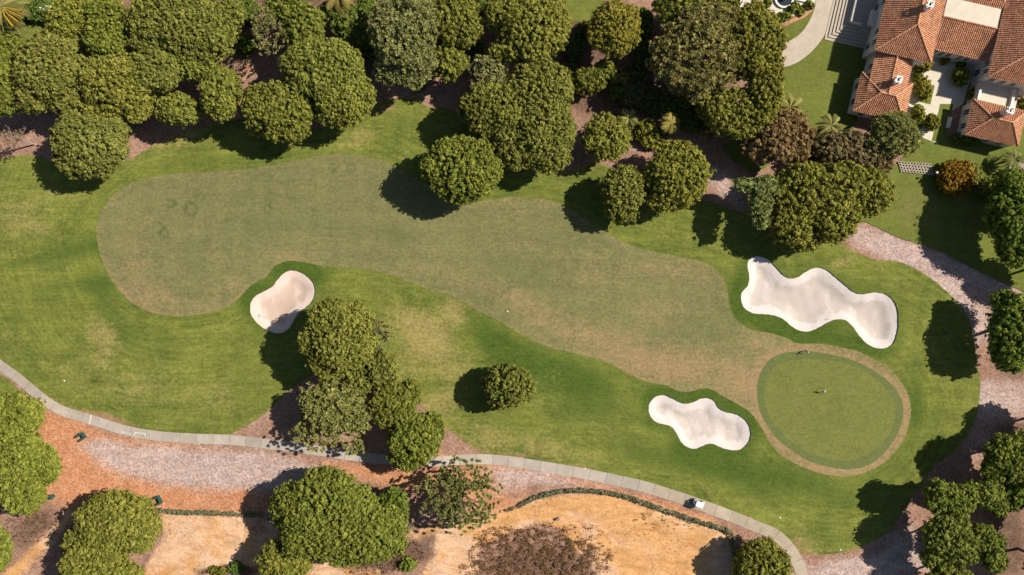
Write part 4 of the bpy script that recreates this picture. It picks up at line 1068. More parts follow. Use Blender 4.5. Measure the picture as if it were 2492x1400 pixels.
# flowers on two shrubs
def flowers(px, py, rx, ry, z, mat, n, parent_label):
    par = [o for o in COL.objects if o.get('label') == parent_label][0]
    mb = MB(); rr = random.Random(px)
    mb.lathe((0, 0, 0), [(0.03, -0.1), (0.16, 0.0), (0.11, 0.1), (0.02, 0.08)], 6)
    fm = mb.mesh('flower'); fm.materials.append(mat)
    for _ in range(n):
        a = rr.uniform(0, 6.28); q = rr.uniform(0, 1) ** 0.5
        x, y = W(px + rx * q * math.cos(a), py + ry * q * math.sin(a), z)
        o = link_mesh('flower', fm, None, par)
        o.location = (x - par.location.x, y - par.location.y, z + rr.uniform(-0.2, 0.3) - par.location.z)
        o.scale = (rr.uniform(0.8, 1.3),) * 3
flowers(108, 18, 16, 10, 2.75, M['petal'], 26, 'flowering shrub at the top left beside the small lawn')
flowers(2412, 468, 9, 5, 1.8, M['petal_red'], 16, 'dark shrub with red flowers beside the big tree at right')

# ------------------------------------------------------------------ palms
def palm(px, py, h, r, label, nf=26, col=(1, 1, 1), seed=1, stalks=False):
    """px,py: image pixel where the crown shows"""
    x, y = W(px, py, h); z0 = gz(x, y)
    root = empty('palm_tree', (x, y, z0)); rr = random.Random(seed)
    mb = MB()
    mb.tube([(0, 0, -0.2), (0.05, 0, h * 0.5), (0, 0, h)], [0.26, 0.2, 0.22], 9)
    mb.build('trunk', M['bark'], root, smooth=True)
    for i in range(nf):
        a = 6.283 * i * 0.381966 + rr.uniform(-.15, .15)
        el = rr.uniform(0.0, 1.0)
        L = r * rr.uniform(0.85, 1.1); n = 9
        d = Vector((math.cos(a), math.sin(a), 0)); sd2 = Vector((-d.y, d.x, 0))
        vs = []; fs = []
        prev = None
        rise = 0.75 - 0.9 * el
        pts = []
        for k in range(n + 1):
            t = k / n
            pts.append(d * (L * t * (1 - 0.12 * t)) + Vector((0, 0, h + 0.2 + L * (rise * t - (0.55 + 0.35 * el) * t * t))))
        b = 0
        for k in range(n):
            for s in (-1, 1):
                for q in (0.0, 0.5):
                    t = (k + q) / n
                    p = pts[k].lerp(pts[k + 1], q)
                    wl = L * 0.26 * math.sin(math.pi * min(1, 0.12 + 0.83 * t)) + 0.05
                    tip = p + sd2 * s * wl * 0.75 + d * wl * 0.75 + Vector((0, 0, -0.25 * wl))
                    w2 = d * (L * 0.035)
                    vs += [p - w2, p + w2, tip]; fs.append((b, b + 1, b + 2)); b += 3
            w = 0.035
            vs += [pts[k] - sd2 * w, pts[k] + sd2 * w, pts[k + 1] + sd2 * w, pts[k + 1] - sd2 * w]; fs.append((b, b + 1, b + 2, b + 3)); b += 4
        me = bpy.data.meshes.new('frond'); me.from_pydata([tuple(v) for v in vs], [], fs)
        at = me.attributes.new('tint', 'FLOAT', 'POINT'); at.data.foreach_set('value', np.full(len(vs), rr.uniform(0.1, 0.85), np.float32))
        o = link_mesh('frond', me, M['leaf_palm'], root); o.color = (*col, 1)
    if stalks:
        for a in (-0.2, -0.45, -0.7, -1.0):
            mb = MB(); d = Vector((math.cos(a), math.sin(a), 0))
            mb.tube([Vector((0, 0, h)), d * r * 0.55 + Vector((0, 0, h + 0.7)), d * r + Vector((0, 0, h + 0.1))], [0.05, 0.10, 0.24], 7)
            mb.build('flower_stalk', M['yellow'], root, smooth=True)
    tag(root, label, 'palm tree')
    return root
palm(2, 18, 5.5, 4.8, 'palm with yellow flower stalks in the top left corner', 30, (1.1, 1.05, 0.9), 1, True)
palm(822, -8, 8.0, 3.6, 'palm at the top edge between dark trees', 26, (1.15, 0.95, 0.75), 2)
palm(1922, 262, 6.0, 3.0, 'palm on the lawn side of the tall tree by the drive', 24, (1.1, 1.05, 0.8), 3)
palm(2022, 306, 4.5, 2.9, 'palm left of the grey green pine by the villa', 24, (1.1, 1.1, 0.9), 4)
palm(1530, 288, 2.5, 2.4, 'small fan of palm leaves above the full round pine', 22, (1.0, 1.05, 0.9), 5)
palm(1632, 300, 4.0, 2.6, 'yellowish palm above the full round pine', 24, (1.2, 1.05, 0.75), 6)
palm(2468, 388, 3.2, 2.5, 'dark palm beside the wooden deck at the right edge', 26, (0.75, 0.85, 0.7), 7)

# ------------------------------------------------------------------ dead pine at the left edge
x, y = W(86, 352); root = empty('dead_pine_tree', (x, y, gz(x, y)))
mb = MB()
mb.tube([(0, 0, -0.2), (-0.3, 0.1, 4), (-0.5, 0.25, 8.5)], [0.2, 0.15, 0.06], 8)
mb.build('trunk', M['dead_wood'], root, smooth=True)
mb = MB(); rr = random.Random(5); tw = []
for i in range(34):
    z = rr.uniform(4.5, 8.5); a = rr.uniform(0, 6.28); L = rr.uniform(1.0, 2.6) * (1.2 - (z - 4.5) / 8)
    s = Vector((-0.03 * z, 0.02 * z, z)); e = s + Vector((math.cos(a) * L, math.sin(a) * L, rr.uniform(-.2, .6)))
    mb.tube([s, s.lerp(e, .5) + Vector((0, 0, .12)), e], [0.05, 0.035, 0.012], 5, cap=False)
    for q in range(5):
        b = s.lerp(e, rr.uniform(.4, 1)); e2 = b + Vector((rr.uniform(-.5, .5), rr.uniform(-.5, .5), rr.uniform(-.1, .4)))
        mb.tube([b, e2], [0.022, 0.008], 4, cap=False)
        tw.append(e2)
mb.build('branches', M['dead_wood'], root)
P = np.array([tuple(t) for t in tw]); rg = np.random.default_rng(3)
Vq, tq = leaf_quads(P, unit(rg.normal(size=P.shape)), np.full(len(P), 0.25), 7, 0.30, True, rg)
o = link_mesh('dry_needles', np_mesh('dry_needles', Vq, np.arange(len(Vq)).reshape(-1, 4), dict(tint=tq)), M['leaf_dry'], root)
o.color = (1.2, 1.1, 1.1, 1)
tag(root, 'dead grey pine with a bare pale trunk at the left edge', 'tree')

# ------------------------------------------------------------------ hedges (clipped rows) and dry scrub
def hedge(name, px_line, w, h, label, col, sp=0.42, mat='leaf_hedge'):
    L = smooth_poly([W(*p) for p in px_line], 0.3, closed=False)
    rg = np.random.default_rng(len(px_line) * 7 + 1)
    T_ = np.gradient(L, axis=0); T_ /= np.linalg.norm(T_, axis=1)[:, None]
    Nn = np.stack([-T_[:, 1], T_[:, 0]], 1)
    i = rg.integers(0, len(L), int(len(L) * 0.3 * (w + 2 * h) / sp ** 2 * 1.3))
    t = rg.uniform(-1, 1, len(i))
    ang = t * 2.2
    hh = h * (0.8 + 0.25 * Waves(77)(L[i], 0.35) + 0.1 * rg.normal(size=len(i)))
    ox = np.sin(ang) * w / 2; oz = np.clip(np.cos(ang) * 0.55 + 0.45, 0.08, 1) * hh
    xy = L[i] + Nn[i] * ox[:, None] + rg.normal(size=(len(i), 2)) * 0.08
    P = np.column_stack([xy, hgt(xy) + oz])
    nn = unit(np.column_stack([Nn[i] * np.sin(ang)[:, None], np.cos(ang) + 0.3]))
    V, tt = leaf_quads(P, nn, np.full(len(P), 0.24), 12, 0.11, False, rg)
    c = V.mean(0) * [1, 1, 0]
    o = link_mesh(name, np_mesh(name, V - c, np.arange(len(V)).reshape(-1, 4), dict(tint=tt)), M[mat])
    o.location = c; o.color = (*col, 1)
    tag(o, label, 'hedge')
    return o
hedge('hedge', [(372, 1240), (420, 1246), (500, 1247), (580, 1250), (640, 1253)], 0.6, 0.7, 'short straight hedge between orange chips and pale sand', (0.95, 1.0, 0.9))
hedge('hedge', [(1262, 1232), (1300, 1212), (1350, 1198), (1400, 1193), (1460, 1196), (1530, 1210), (1600, 1235), (1680, 1262), (1740, 1280), (1772, 1292), (1782, 1320), (1788, 1360), (1795, 1410)], 0.62, 0.9, 'long curved hedge around the bare sand beside the cart path', (0.95, 1.0, 0.95))
hedge('hedge', [(1000, 1276), (1050, 1280), (1110, 1274), (1180, 1260), (1262, 1232)], 0.35, 0.45, 'thin scraggly hedge end running under the open pine', (0.9, 0.9, 0.8), 0.6)

def scrub(name, pts, label, mat, col, hmax=0.9):
    rg = np.random.default_rng(abs(hash(label)) % 1000 if False else len(label))
    PP = []
    for px, py, rx, ry, n in pts:
        a = rg.uniform(0, 6.28, n); q = rg.uniform(0, 1, n) ** 0.55
        xs = (px + rx * q * np.cos(a) - 1246) / PPM; ys = (700 - py - ry * q * np.sin(a)) / PPM
        PP.append(np.stack([xs, ys], 1))
    P2 = np.vstack(PP)
    nz = Waves(55, 20)(P2, 0.35)
    P2 = P2[nz + rg.normal(size=len(P2)) * 0.25 > -0.12]
    hh = hmax * rg.uniform(0.15, 1.0, len(P2))
    P = np.column_stack([P2, hgt(P2) + hh])
    nn = unit(rg.normal(size=P.shape) * [0.6, 0.6, 0.2] + [0, 0, 0.8])
    V, tt = leaf_quads(P, nn, np.full(len(P), 0.3), 9, 0.27, True, rg)
    o = link_mesh(name, np_mesh(name, V, np.arange(len(V)).reshape(-1, 4), dict(tint=tt)), M[mat])
    o.color = (*col, 1)
    tag(o, label, 'scrub', kind='stuff')
    return o
scrub('dry_scrub', [(1300, 1350, 155, 64, 3600), (1400, 1360, 95, 52, 1500), (1230, 1310, 75, 30, 600), (1190, 1385, 75, 24, 400), (1420, 1295, 50, 26, 160), (1330, 1290, 60, 20, 200)], 'brown dry brushwood on the sand at the bottom', 'leaf_dry', (1.25, 1.12, 1.0), 0.6)
scrub('dry_scrub', [(905, 1365, 90, 34, 600), (985, 1345, 50, 34, 300), (560, 1392, 70, 12, 260), (80, 1280, 70, 40, 360), (190, 1330, 40, 60, 260)], 'thin brown brush on dark soil under the pines at the bottom', 'leaf_dry', (0.8, 0.75, 0.75), 0.5)
scrub('green_weeds', [(1650, 1275, 70, 14, 60), (1590, 1255, 60, 14, 30), (1560, 1275, 50, 30, 26), (700, 1300, 30, 20, 12)], 'green weeds sprouting on the bare sand below the curved hedge', 'leaf_broad', (0.8, 0.8, 0.7), 0.35)
# ------------------------------------------------------------------ villas (local frame: x along the fronts, y towards the back)
V_ROT = R(-13)
V_ORG = (77.956, 51.055, 0.0)
def vl(u, v):
    c, s = math.cos(V_ROT), math.sin(V_ROT)
    return (V_ORG[0] + u * c - v * s, V_ORG[1] + u * s + v * c)

def tile_plane(poly, roof, eave=0.40, tl=0.52):
    """barrel tile courses over one roof plane; poly[0]->poly[1] runs along the eave"""
    P = [Vector(p) for p in poly]
    u = (P[1] - P[0]).normalized()
    n = u.cross(P[2] - P[1]).normalized()
    if n.z < 0: n = -n
    v = n.cross(u).normalized()
    if v.z < 0: v = -v
    Q = [((p - P[0]).dot(u), (p - P[0]).dot(v)) for p in P]
    u0, u1 = min(q[0] for q in Q), max(q[0] for q in Q)
    vs = []; fs = []
    rr = random.Random(int(abs(P[0].x * 100)) + 3)
    x = u0 + eave * 0.5
    while x < u1 - 0.1:
        ys = []
        for i in range(len(Q)):
            (x1, y1), (x2, y2) = Q[i], Q[(i + 1) % len(Q)]
            if (x1 <= x) != (x2 <= x): ys.append(y1 + (y2 - y1) * (x - x1) / (x2 - x1))
        if len(ys) >= 2:
            y0, y1 = min(ys), max(ys)
            yy = y0 - 0.06
            while yy < y1 - 0.08:
                ye = min(yy + tl, y1)
                hw_ = eave * 0.34 * rr.uniform(0.93, 1.05); h = 0.13 * rr.uniform(0.9, 1.1); dx = rr.uniform(-.015, .015)
                b = len(vs)
                for yq, lift, tp in ((yy, 0.055, 1.0), (ye, 0.012, 0.88)):
                    for a, hh in ((-1, 0), (-0.6, 0.8), (0, 1.0), (0.6, 0.8), (1, 0)):
                        vs.append(P[0] + u * (x + dx + a * hw_ * tp) + v * yq + n * (lift + hh * h))
                fs += [(b + i, b + i + 1, b + i + 6, b + i + 5) for i in range(4)]
                fs.append((b + 4, b + 3, b + 2, b + 1, b))
                yy += tl
        x += eave
    me = bpy.data.meshes.new('tile_courses'); me.from_pydata([tuple(p) for p in vs], [], fs); me.update()
    o = link_mesh('tile_courses', me, M['tile'], roof)
    tag(o, kind='stuff')

def roof_part(root, planes, ridges):
    mb = MB()
    for pl in planes:
        P = [Vector(p) for p in pl]
        n = (P[1] - P[0]).cross(P[2] - P[1]).normalized()
        if n.z < 0: P.reverse(); n = -n
        lo = [p - Vector((0, 0, 0.16)) for p in P]
        k = len(P)
        mb.add(P + lo, [tuple(range(k)), tuple(range(2 * k - 1, k - 1, -1))] + [(i, i + k, (i + 1) % k + k, (i + 1) % k) for i in range(k)])
    roof = mb.build('roof', M['tile'], root)
    for pl in planes: tile_plane(pl, roof)
    for a, b in ridges:
        mb = MB(); A, B = Vector(a) + Vector((0, 0, 0.12)), Vector(b) + Vector((0, 0, 0.12))
        n = max(2, int((B - A).length / 0.5))
        pts = [A.lerp(B, i / n) for i in range(n + 1)]
        mb.tube(pts, [0.17 + 0.02 * (i % 2) for i in range(n + 1)], 7)
        mb.build('ridge_tiles', M['tile'], roof)
    return roof

def hip(u0, u1, v0, v1, ze, zr, axis):
    """hip roof planes and ridge lines over a rectangle"""
    if axis == 'u':
        d = (v1 - v0) / 2; m = (v0 + v1) / 2; a, b = (u0 + d * 0.95, m, zr), (u1 - d * 0.95, m, zr)
        c = [(u0, v0, ze), (u1, v0, ze), (u1, v1, ze), (u0, v1, ze)]
        return [[c[0], c[1], b, a], [c[2], c[3], a, b], [c[3], c[0], a], [c[1], c[2], b]], [(a, b), (c[0], a), (c[3], a), (c[1], b), (c[2], b)]
    d = (u1 - u0) / 2; m = (u0 + u1) / 2; a, b = (m, v0 + d * 0.95, zr), (m, v1 - d * 0.95, zr)
    c = [(u0, v0, ze), (u1, v0, ze), (u1, v1, ze), (u0, v1, ze)]
    return [[c[0], c[1], a], [c[2], c[3], b], [c[3], c[0], a, b], [c[1], c[2], b, a]], [(a, b), (c[0], a), (c[1], a), (c[2], b), (c[3], b)]

def window(root, face, along, at, z, w, h):
    """face 'l' looks towards -x, 'f' towards -y, 'r' towards +x"""
    mb = MB(); t = 0.10
    def bx(da, dz, sa, sz, depth, off):
        if face == 'f': mb.box((along + da, at - off, z + dz), (sa, depth, sz))
        elif face == 'l': mb.box((at - off, along + da, z + dz), (depth, sa, sz))
        else: mb.box((at + off, along + da, z + dz), (depth, sa, sz))
    bx(0, h / 2 + t / 2, w + 2 * t, t, 0.12, 0.05); bx(0, -h / 2 - t / 2, w + 2 * t, t, 0.12, 0.05)
    bx(-w / 2 - t / 2, 0, t, h, 0.12, 0.05); bx(w / 2 + t / 2, 0, t, h, 0.12, 0.05); bx(0, 0, 0.06, h, 0.10, 0.05)
    fr = mb.build('window', M['trim'], root)
    mb = MB(); bx(0, 0, w, h, 0.03, 0.012); mb.build('pane', M['glass'], fr)
    mb = MB(); bx(0, -h / 2 - t - 0.05, w + 0.4, 0.08, 0.22, 0.11); mb.build('sill', M['stone'], fr)
    return fr

def chimney(root, u, v, z0, z1, w=0.95, d=1.1):
    mb = MB(); mb.box((u, v, (z0 + z1) / 2), (w, d, z1 - z0))
    ch = mb.build('chimney', M['wall'], root)
    mb = MB()
    mb.box((u, v, z1 + 0.06), (w + 0.3, d + 0.3, 0.12))
    for sx in (-1, 1):
        for sy in (-1, 1): mb.box((u + sx * (w / 2 - 0.08), v + sy * (d / 2 - 0.08), z1 + 0.34), (0.18, 0.18, 0.44))
    mb.box((u, v - d / 2 - 0.02, z1 + 0.63), (w + 0.3, 0.26, 0.14)); mb.box((u, v + d / 2 + 0.02, z1 + 0.63), (w + 0.3, 0.26, 0.14))
    mb.box((u - w / 2 - 0.02, v, z1 + 0.63), (0.26, d - 0.2, 0.138)); mb.box((u + w / 2 + 0.02, v, z1 + 0.63), (0.26, d - 0.2, 0.138))
    mb.build('chimney_cap', M['trim'], ch)
    mb = MB(); mb.box((u, v, z1 + 0.16), (w * 0.6, d * 0.6, 0.1)); mb.build('flue', M['dark'], ch)
    return ch

def eave_band(root, u0, u1, v0, v1, z):
    mb = MB(); t = 0.14
    mb.box(((u0 + u1) / 2, v0 - t / 2, z), (u1 - u0 + 2 * t, t, 0.30)); mb.box(((u0 + u1) / 2, v1 + t / 2, z), (u1 - u0 + 2 * t, t, 0.30))
    mb.box((u0 - t / 2, (v0 + v1) / 2, z), (t, v1 - v0, 0.298)); mb.box((u1 + t / 2, (v0 + v1) / 2, z), (t, v1 - v0, 0.298))
    mb.build('cornice', M['trim'], root)

# near villa: main block, link and pavilion
va = empty('villa', V_ORG, V_ROT)
tag(va, 'white villa with terracotta hip roofs beside the curved drive', 'house')
def wallbox(root, u0, u1, v0, v1, z):
    mb = MB(); mb.box(((u0 + u1) / 2, (v0 + v1) / 2, z / 2 - 0.1), (u1 - u0, v1 - v0, z + 0.2)); return mb.build('wall', M['wall'], root)
wallbox(va, -2.4, 8.6, -2.5, 19.5, 6.35); wallbox(va, -1.35, 5.75, -7.6, -2.51, 4.75); wallbox(va, -2.8, 7.2, -14.7, -7.3, 3.65)
eave_band(va, -2.4, 8.6, -2.5, 19.5, 6.2); eave_band(va, -2.8, 7.2, -14.7, -7.3, 3.5)
pl, rd = hip(-2.85, 9.05, -2.95, 20.0, 6.5, 9.5, 'v'); roof_part(va, pl, rd)
pl, rd = hip(-3.25, 7.65, -15.1, -6.9, 3.8, 6.0, 'u'); roof_part(va, pl, rd)
roof_part(va, [[(-1.75, -2.55, 4.85), (-1.75, -11.0, 4.85), (2.1, -11.0, 6.15), (2.1, -2.55, 6.15)], [(6.15, -11.0, 4.85), (6.15, -2.55, 4.85), (2.1, -2.55, 6.15), (2.1, -11.0, 6.15)]], [((2.1, -11.0, 6.15), (2.1, -2.55, 6.15))])
chimney(va, 2.75, -8.3, 4.9, 7.4); chimney(va, 3.9, 6.3, 8.6, 10.8)
for v_ in (-0.5, 1.8, 8.0, 10.5): window(va, 'l', v_, -2.4, 4.9, 1.0, 1.5)
for v_ in (-0.5, 8.0): window(va, 'l', v_, -2.4, 1.9, 1.1, 1.9)
for v_ in (-9.2, -12.6): window(va, 'l', v_, -2.8, 2.0, 1.2, 1.7)
window(va, 'l', -5.0, -1.35, 3.2, 1.0, 1.5)
for u_ in (-0.6, 2.2, 5.0): window(va, 'f', u_, -14.7, 2.0, 1.2, 1.7)
for v_ in (0.5, 4.0, 9.0): window(va, 'r', v_, 8.6, 4.6, 1.0, 1.6)
for v_ in (-9.5, -12.5): window(va, 'r', v_, 7.2, 2.0, 1.1, 1.7)
mb = MB(); mb.box((-3.2, 4.9, 3.05), (1.6, 3.2, 0.2)); bal = mb.build('balcony', M['trim'], va)
mb = MB()
for k in range(9): mb.box((-3.95, 3.4 + 0.37 * k, 3.55), (0.06, 0.06, 0.8))
mb.box((-3.95, 4.9, 4.0), (0.12, 3.2, 0.1)); mb.build('railing', M['trim'], bal)

# stepped terrace in front of the villa's long side
ter = empty('stepped_terrace', V_ORG, V_ROT)
for k in range(7):
    mb = MB(); u0 = -7.4 - 0.62 * k; v0 = 3.4 - 0.62 * k; zt = 1.4 - 0.2 * k - 0.0
    mb.prism([(u0, v0), (-2.44, v0), (-2.44, 16), (u0, 16)], -0.3 if k == 0 else -0.3 - 0.01 * k, zt)
    mb.build('step', M['stone'], ter)
mb = MB(); mb.box((-7.1, 9.9, 1.8), (0.3, 12.2, 0.8)); mb.box((-5.9, 3.75, 1.8), (2.1, 0.3, 0.8)); mb.build('parapet', M['trim'], ter)
tag(ter, 'pale stone terrace with steps on two sides against the villa', 'terrace')

# far villa: main block, courtyard wing with roof terrace, pavilion
vb = empty('villa', V_ORG, V_ROT)
tag(vb, 'white villa at the right edge with a courtyard wing and tiled pavilion', 'house')
wallbox(vb, 21.6, 33.2, -2.6, 19.5, 6.35); wallbox(vb, 21.1, 31.7, -14.3, -7.5, 3.65); wallbox(vb, 9.9, 21.59, 1.3, 19.0, 4.3)
mb = MB(); mb.box((15.6, 13.0, 5.1), (11.3, 11.9, 1.9)); mb.build('wall', M['wall'], vb)
eave_band(vb, 21.6, 33.2, -2.6, 19.5, 6.2); eave_band(vb, 21.1, 31.7, -14.3, -7.5, 3.5)
pl, rd = hip(21.15, 33.65, -3.05, 20.0, 6.5, 9.5, 'v'); roof_part(vb, pl, rd)
pl, rd = hip(20.7, 32.1, -14.7, -7.1, 3.8, 6.0, 'u'); roof_part(vb, pl, rd)
roof_part(vb, [[(9.5, 0.85, 4.5), (21.55, 0.85, 4.5), (21.55, 7.1, 6.15), (9.5, 7.1, 6.15)]], [((9.5, 7.1, 6.15), (21.1, 7.1, 6.15))])
roof_part(vb, [[(9.4, 11.3, 6.25), (21.1, 11.3, 6.25), (21.1, 19.0, 8.2), (9.4, 19.0, 8.2)]], [])
mb = MB(); mb.box((15.15, 9.2, 6.2), (11.3, 4.0, 0.24)); mb.build('roof_terrace', M['patio'], vb)
chimney(vb, 26.4, -9.3, 4.8, 7.4); chimney(vb, 29.0, 11.0, 8.6, 11.0); chimney(vb, 29.2, 6.6, 8.6, 11.0)
for u_ in (11.2, 12.7, 14.2, 16.6, 18.1): window(vb, 'f', u_, 1.3, 2.6, 0.9, 2.0)
for v_ in (-1.2, 0.4): window(vb, 'l', v_, 21.6, 4.6, 0.9, 1.5)
window(vb, 'l', -0.6, 21.6, 1.7, 1.2, 2.0)
for u_ in (23.2, 25.4, 27.6): window(vb, 'f', u_, -2.6, 4.7, 1.0, 1.6)
for u_ in (23.4, 26.4, 29.4): window(vb, 'f', u_, -14.3, 2.0, 1.2, 1.7)
for v_ in (-9.4, -12.4): window(vb, 'l', v_, 21.1, 2.0, 1.1, 1.7)
mb = MB(); mb.box((26.0, -4.97, 1.5), (8.6, 4.7, 3.0)); mb.build('terrace_block', M['patio'], vb)
mb = MB()
mb.box((26.0, -7.2, 3.3), (8.6, 0.5, 0.7)); mb.box((21.95, -5.8, 3.3), (0.5, 2.2, 0.7)); mb.box((29.0, -5.0, 3.3), (0.5, 3.9, 0.702))
mb.build('terrace_parapet', M['trim'], vb)

# courtyard paving with planting beds
def local_sheet(name, pts, z, mat, attr=None):
    P = np.array([vl(*p) for p in pts])
    V, T = triangulate([P], 2.0)
    o = link_mesh(name, np_mesh(name, np.column_stack([V, np.full(len(V), z + 0.06)]), T, attr(V) if attr else None), mat)
    tag(o, kind='structure'); return o
local_sheet('courtyard_paving', [(7.25, -15.2), (17.6, -16.6), (18.2, -10.0), (21.05, -7.0), (21.55, 1.25), (8.65, 1.25), (8.65, -2.4), (7.25, -7.3)], 0.075, M['patio'])
local_sheet('planting_bed', [(11.6, -8.8), (14.2, -8.8), (14.2, -4.6), (11.6, -4.6)], 0.085, M['lawn'], lawn_attr)
local_sheet('planting_bed', [(10.8, -14.4), (13.6, -14.4), (13.6, -10.6), (10.8, -10.6)], 0.085, M['lawn'], lawn_attr)
local_sheet('planting_bed', [(16.2, -16.3), (19.0, -16.3), (19.0, -7.6), (16.2, -8.2)], 0.085, M['lawn'], lawn_attr)
# pale garden bench beside the pavilion
x, y = vl(18.6, -11.8); bn = empty('garden_bench', (x, y, 0.08), V_ROT)
mb = MB(); mb.box((0, 0, 0.42), (0.55, 2.4, 0.07)); mb.build('seat', M['trim'], bn)
mb = MB(); mb.box((0.27, 0, 0.72), (0.06, 2.4, 0.5)); mb.build('backrest', M['trim'], bn)
for sx in (-0.2, 0.2):
    for sy in (-1.0, 1.0):
        mb = MB(); mb.box((sx, sy, 0.19), (0.08, 0.08, 0.38)); mb.build('leg', M['trim'], bn)
tag(bn, 'pale bench on the shady lawn beside the tiled pavilion', 'bench')
# garden pool kerb on the cream patio
x, y = W(1907, -2); fo = empty('fountain_basin', (x, y, 0.06), V_ROT)
mb = MB()
for i in range(16):
    a = 6.283 * i / 16; b = 6.283 * (i + 1) / 16
    q = [(math.cos(t) * r_, math.sin(t) * r_) for t, r_ in ((a, 1.7), (b, 1.7), (b, 2.1), (a, 2.1))]
    mb.prism(q, 0, 0.42)
mb.box((3.2, 0.4, 0.2), (2.4, 0.35, 0.4)); mb.box((-3.2, 0.4, 0.2), (2.4, 0.35, 0.4))
mb.build('kerb', M['trim'], fo)
mb = MB(); mb.lathe((0, 0, 0), [(1.72, 0.02), (1.72, 0.25), (0.2, 0.26)], 20); mb.build('water', M['glass'], fo)
mb = MB(); mb.lathe((0, 0, 0.2), [(0.25, 0), (0.16, 0.5), (0.6, 0.8), (0.55, 0.9), (0.1, 0.85)], 14); mb.build('bowl', M['stone'], fo)
tag(fo, 'round fountain basin with a pale kerb on the cream patio', 'fountain')

# block edging: hollow round blocks set in rows on the bank
mb = MB()
prof = [(0.33, 0.0), (0.33, 0.30), (0.22, 0.30), (0.22, 0.05)]
n_ = 10
for r_, z_ in prof:
    for k in range(n_):
        a = 6.283 * k / n_; mb.v.append((r_ * math.cos(a), r_ * math.sin(a), z_))
for i in range(3):
    for k in range(n_): mb.f.append((i * n_ + k, i * n_ + (k + 1) % n_, (i + 1) * n_ + (k + 1) % n_, (i + 1) * n_ + k))
block_me = mb.mesh('block'); block_me.materials.append(M['stone'])
def edging(label, pts, sc):
    x0, y0 = W(*pts[0]); root = empty('block_edging', (x0, y0, 0.05))
    for i, p in enumerate(pts):
        x, y = W(*p); o = bpy.data.objects.new('block', block_me); COL.objects.link(o); o.parent = root
        o.location = (x - x0, y - y0, random.uniform(-.03, .03)); o.rotation_euler = (0, 0, random.uniform(0, 1)); o.scale = (sc, sc, 1)
    tag(root, label, 'edging')
zz3 = lambda l: zpts(2170, 370, 7.37, l)
edging('rows of hollow round blocks on the lawn bank left of the rusty shrub', zz3([(130 + c * 54 + r_ * 14, 190 + r_ * 50 + c * 5 + random.uniform(-5, 5)) for r_ in range(4) for c in range(11)]), 1.0)
edging('short row of larger hollow blocks right of the pale green shrub', zz3([(1580, 515), (1645, 522), (1712, 545), (1778, 560)]), 1.12)

# wooden deck at the right edge
x0, y0 = W(2452, 412); dk = empty('wooden_deck', (x0, y0, 0.05), V_ROT)
for i in range(9):
    mb = MB(); mb.box((0.42 + i * 0.78, 0.9, 0.2), (0.72, 3.2, 0.12)); mb.build('board', M['deck'], dk)
mb = MB(); mb.box((3.5, 0.9, 0.06), (7.2, 3.0, 0.14)); mb.build('joists', M['shutter'], dk)
tag(dk, 'weathered board deck at the right edge beside the palm', 'deck')

# garden lamp
x, y = W(2262, 425); lp = empty('garden_lamp', (x, y, 0.05))
mb = MB(); mb.lathe((0, 0, 0), [(0.14, 0), (0.14, 0.1), (0.045, 0.2), (0.045, 2.4)], 10); mb.build('post', M['metal'], lp)
mb = MB(); mb.lathe((0, 0, 2.4), [(0.08, 0), (0.2, 0.05), (0.24, 0.3), (0.1, 0.36)], 12); mb.build('lamp_head', M['trim'], lp)
tag(lp, 'white headed garden lamp post by the block edging', 'lamp')

# ------------------------------------------------------------------ golf cart (front towards +x)
x, y = W(1697.5, 1222); zc_ = gz(x, y) + 0.09
gc = empty('golf_cart', (x, y, zc_), R(-19.5))
def part(name, mat, parent, *boxes, bevel=0.0, smooth=False):
    mb = MB()
    for b in boxes: mb.box(*b)
    return mb.build(name, mat, parent, bevel=bevel, smooth=smooth)
part('chassis', M['black'], gc, ((0, 0, 0.32), (2.3, 1.05, 0.14)), bevel=0.03)
mb = MB()
prof = [(1.22, 0.35), (1.25, 0.62), (1.0, 0.86), (0.62, 0.95), (0.55, 0.40)]
mb.add([(px_, -0.58, pz) for px_, pz in prof] + [(px_, 0.58, pz) for px_, pz in prof], [(4, 3, 2, 1, 0), (5, 6, 7, 8, 9)] + [(i, (i + 1) % 5, (i + 1) % 5 + 5, i + 5) for i in range(5)])
cowl = mb.build('front_cowl', M['white_gloss'], gc, bevel=0.04)
for s in (-0.38, 0.38):
    mb = MB(); mb.lathe((0, 0, 0), [(0.09, 0), (0.08, 0.05), (0.02, 0.06)], 10)
    o = mb.build('headlight', M['glass'], cowl); o.location = (1.23, s, 0.6); o.rotation_euler = (0, R(90), 0)
mb = MB()
prof = [(-1.18, 0.40), (-1.15, 0.78), (-0.45, 0.80), (-0.30, 0.40)]
mb.add([(px_, -0.58, pz) for px_, pz in prof] + [(px_, 0.58, pz) for px_, pz in prof], [(3, 2, 1, 0), (4, 5, 6, 7)] + [(i, (i + 1) % 4, (i + 1) % 4 + 4, i + 4) for i in range(4)])
mb.build('rear_body', M['white_gloss'], gc, bevel=0.04)
part('seat', M['seat'], gc, ((-0.18, 0, 0.80), (0.52, 1.06, 0.16)), bevel=0.05)
part('backrest', M['seat'], gc, ((-0.50, 0, 1.10), (0.12, 1.06, 0.44)), bevel=0.04)
part('floor', M['black'], gc, ((0.25, 0, 0.41), (0.66, 1.04, 0.04)))
mb = MB(); mb.box((-0.05, 0, 1.92), (1.72, 1.30, 0.09), taper=0.94)
rf = mb.build('roof', M['white_gloss'], gc, bevel=0.035)
part('roof_channel', M['trim'], rf, ((-0.05, 0.50, 1.975), (1.45, 0.05, 0.03)), ((-0.05, -0.50, 1.975), (1.45, 0.05, 0.03)))
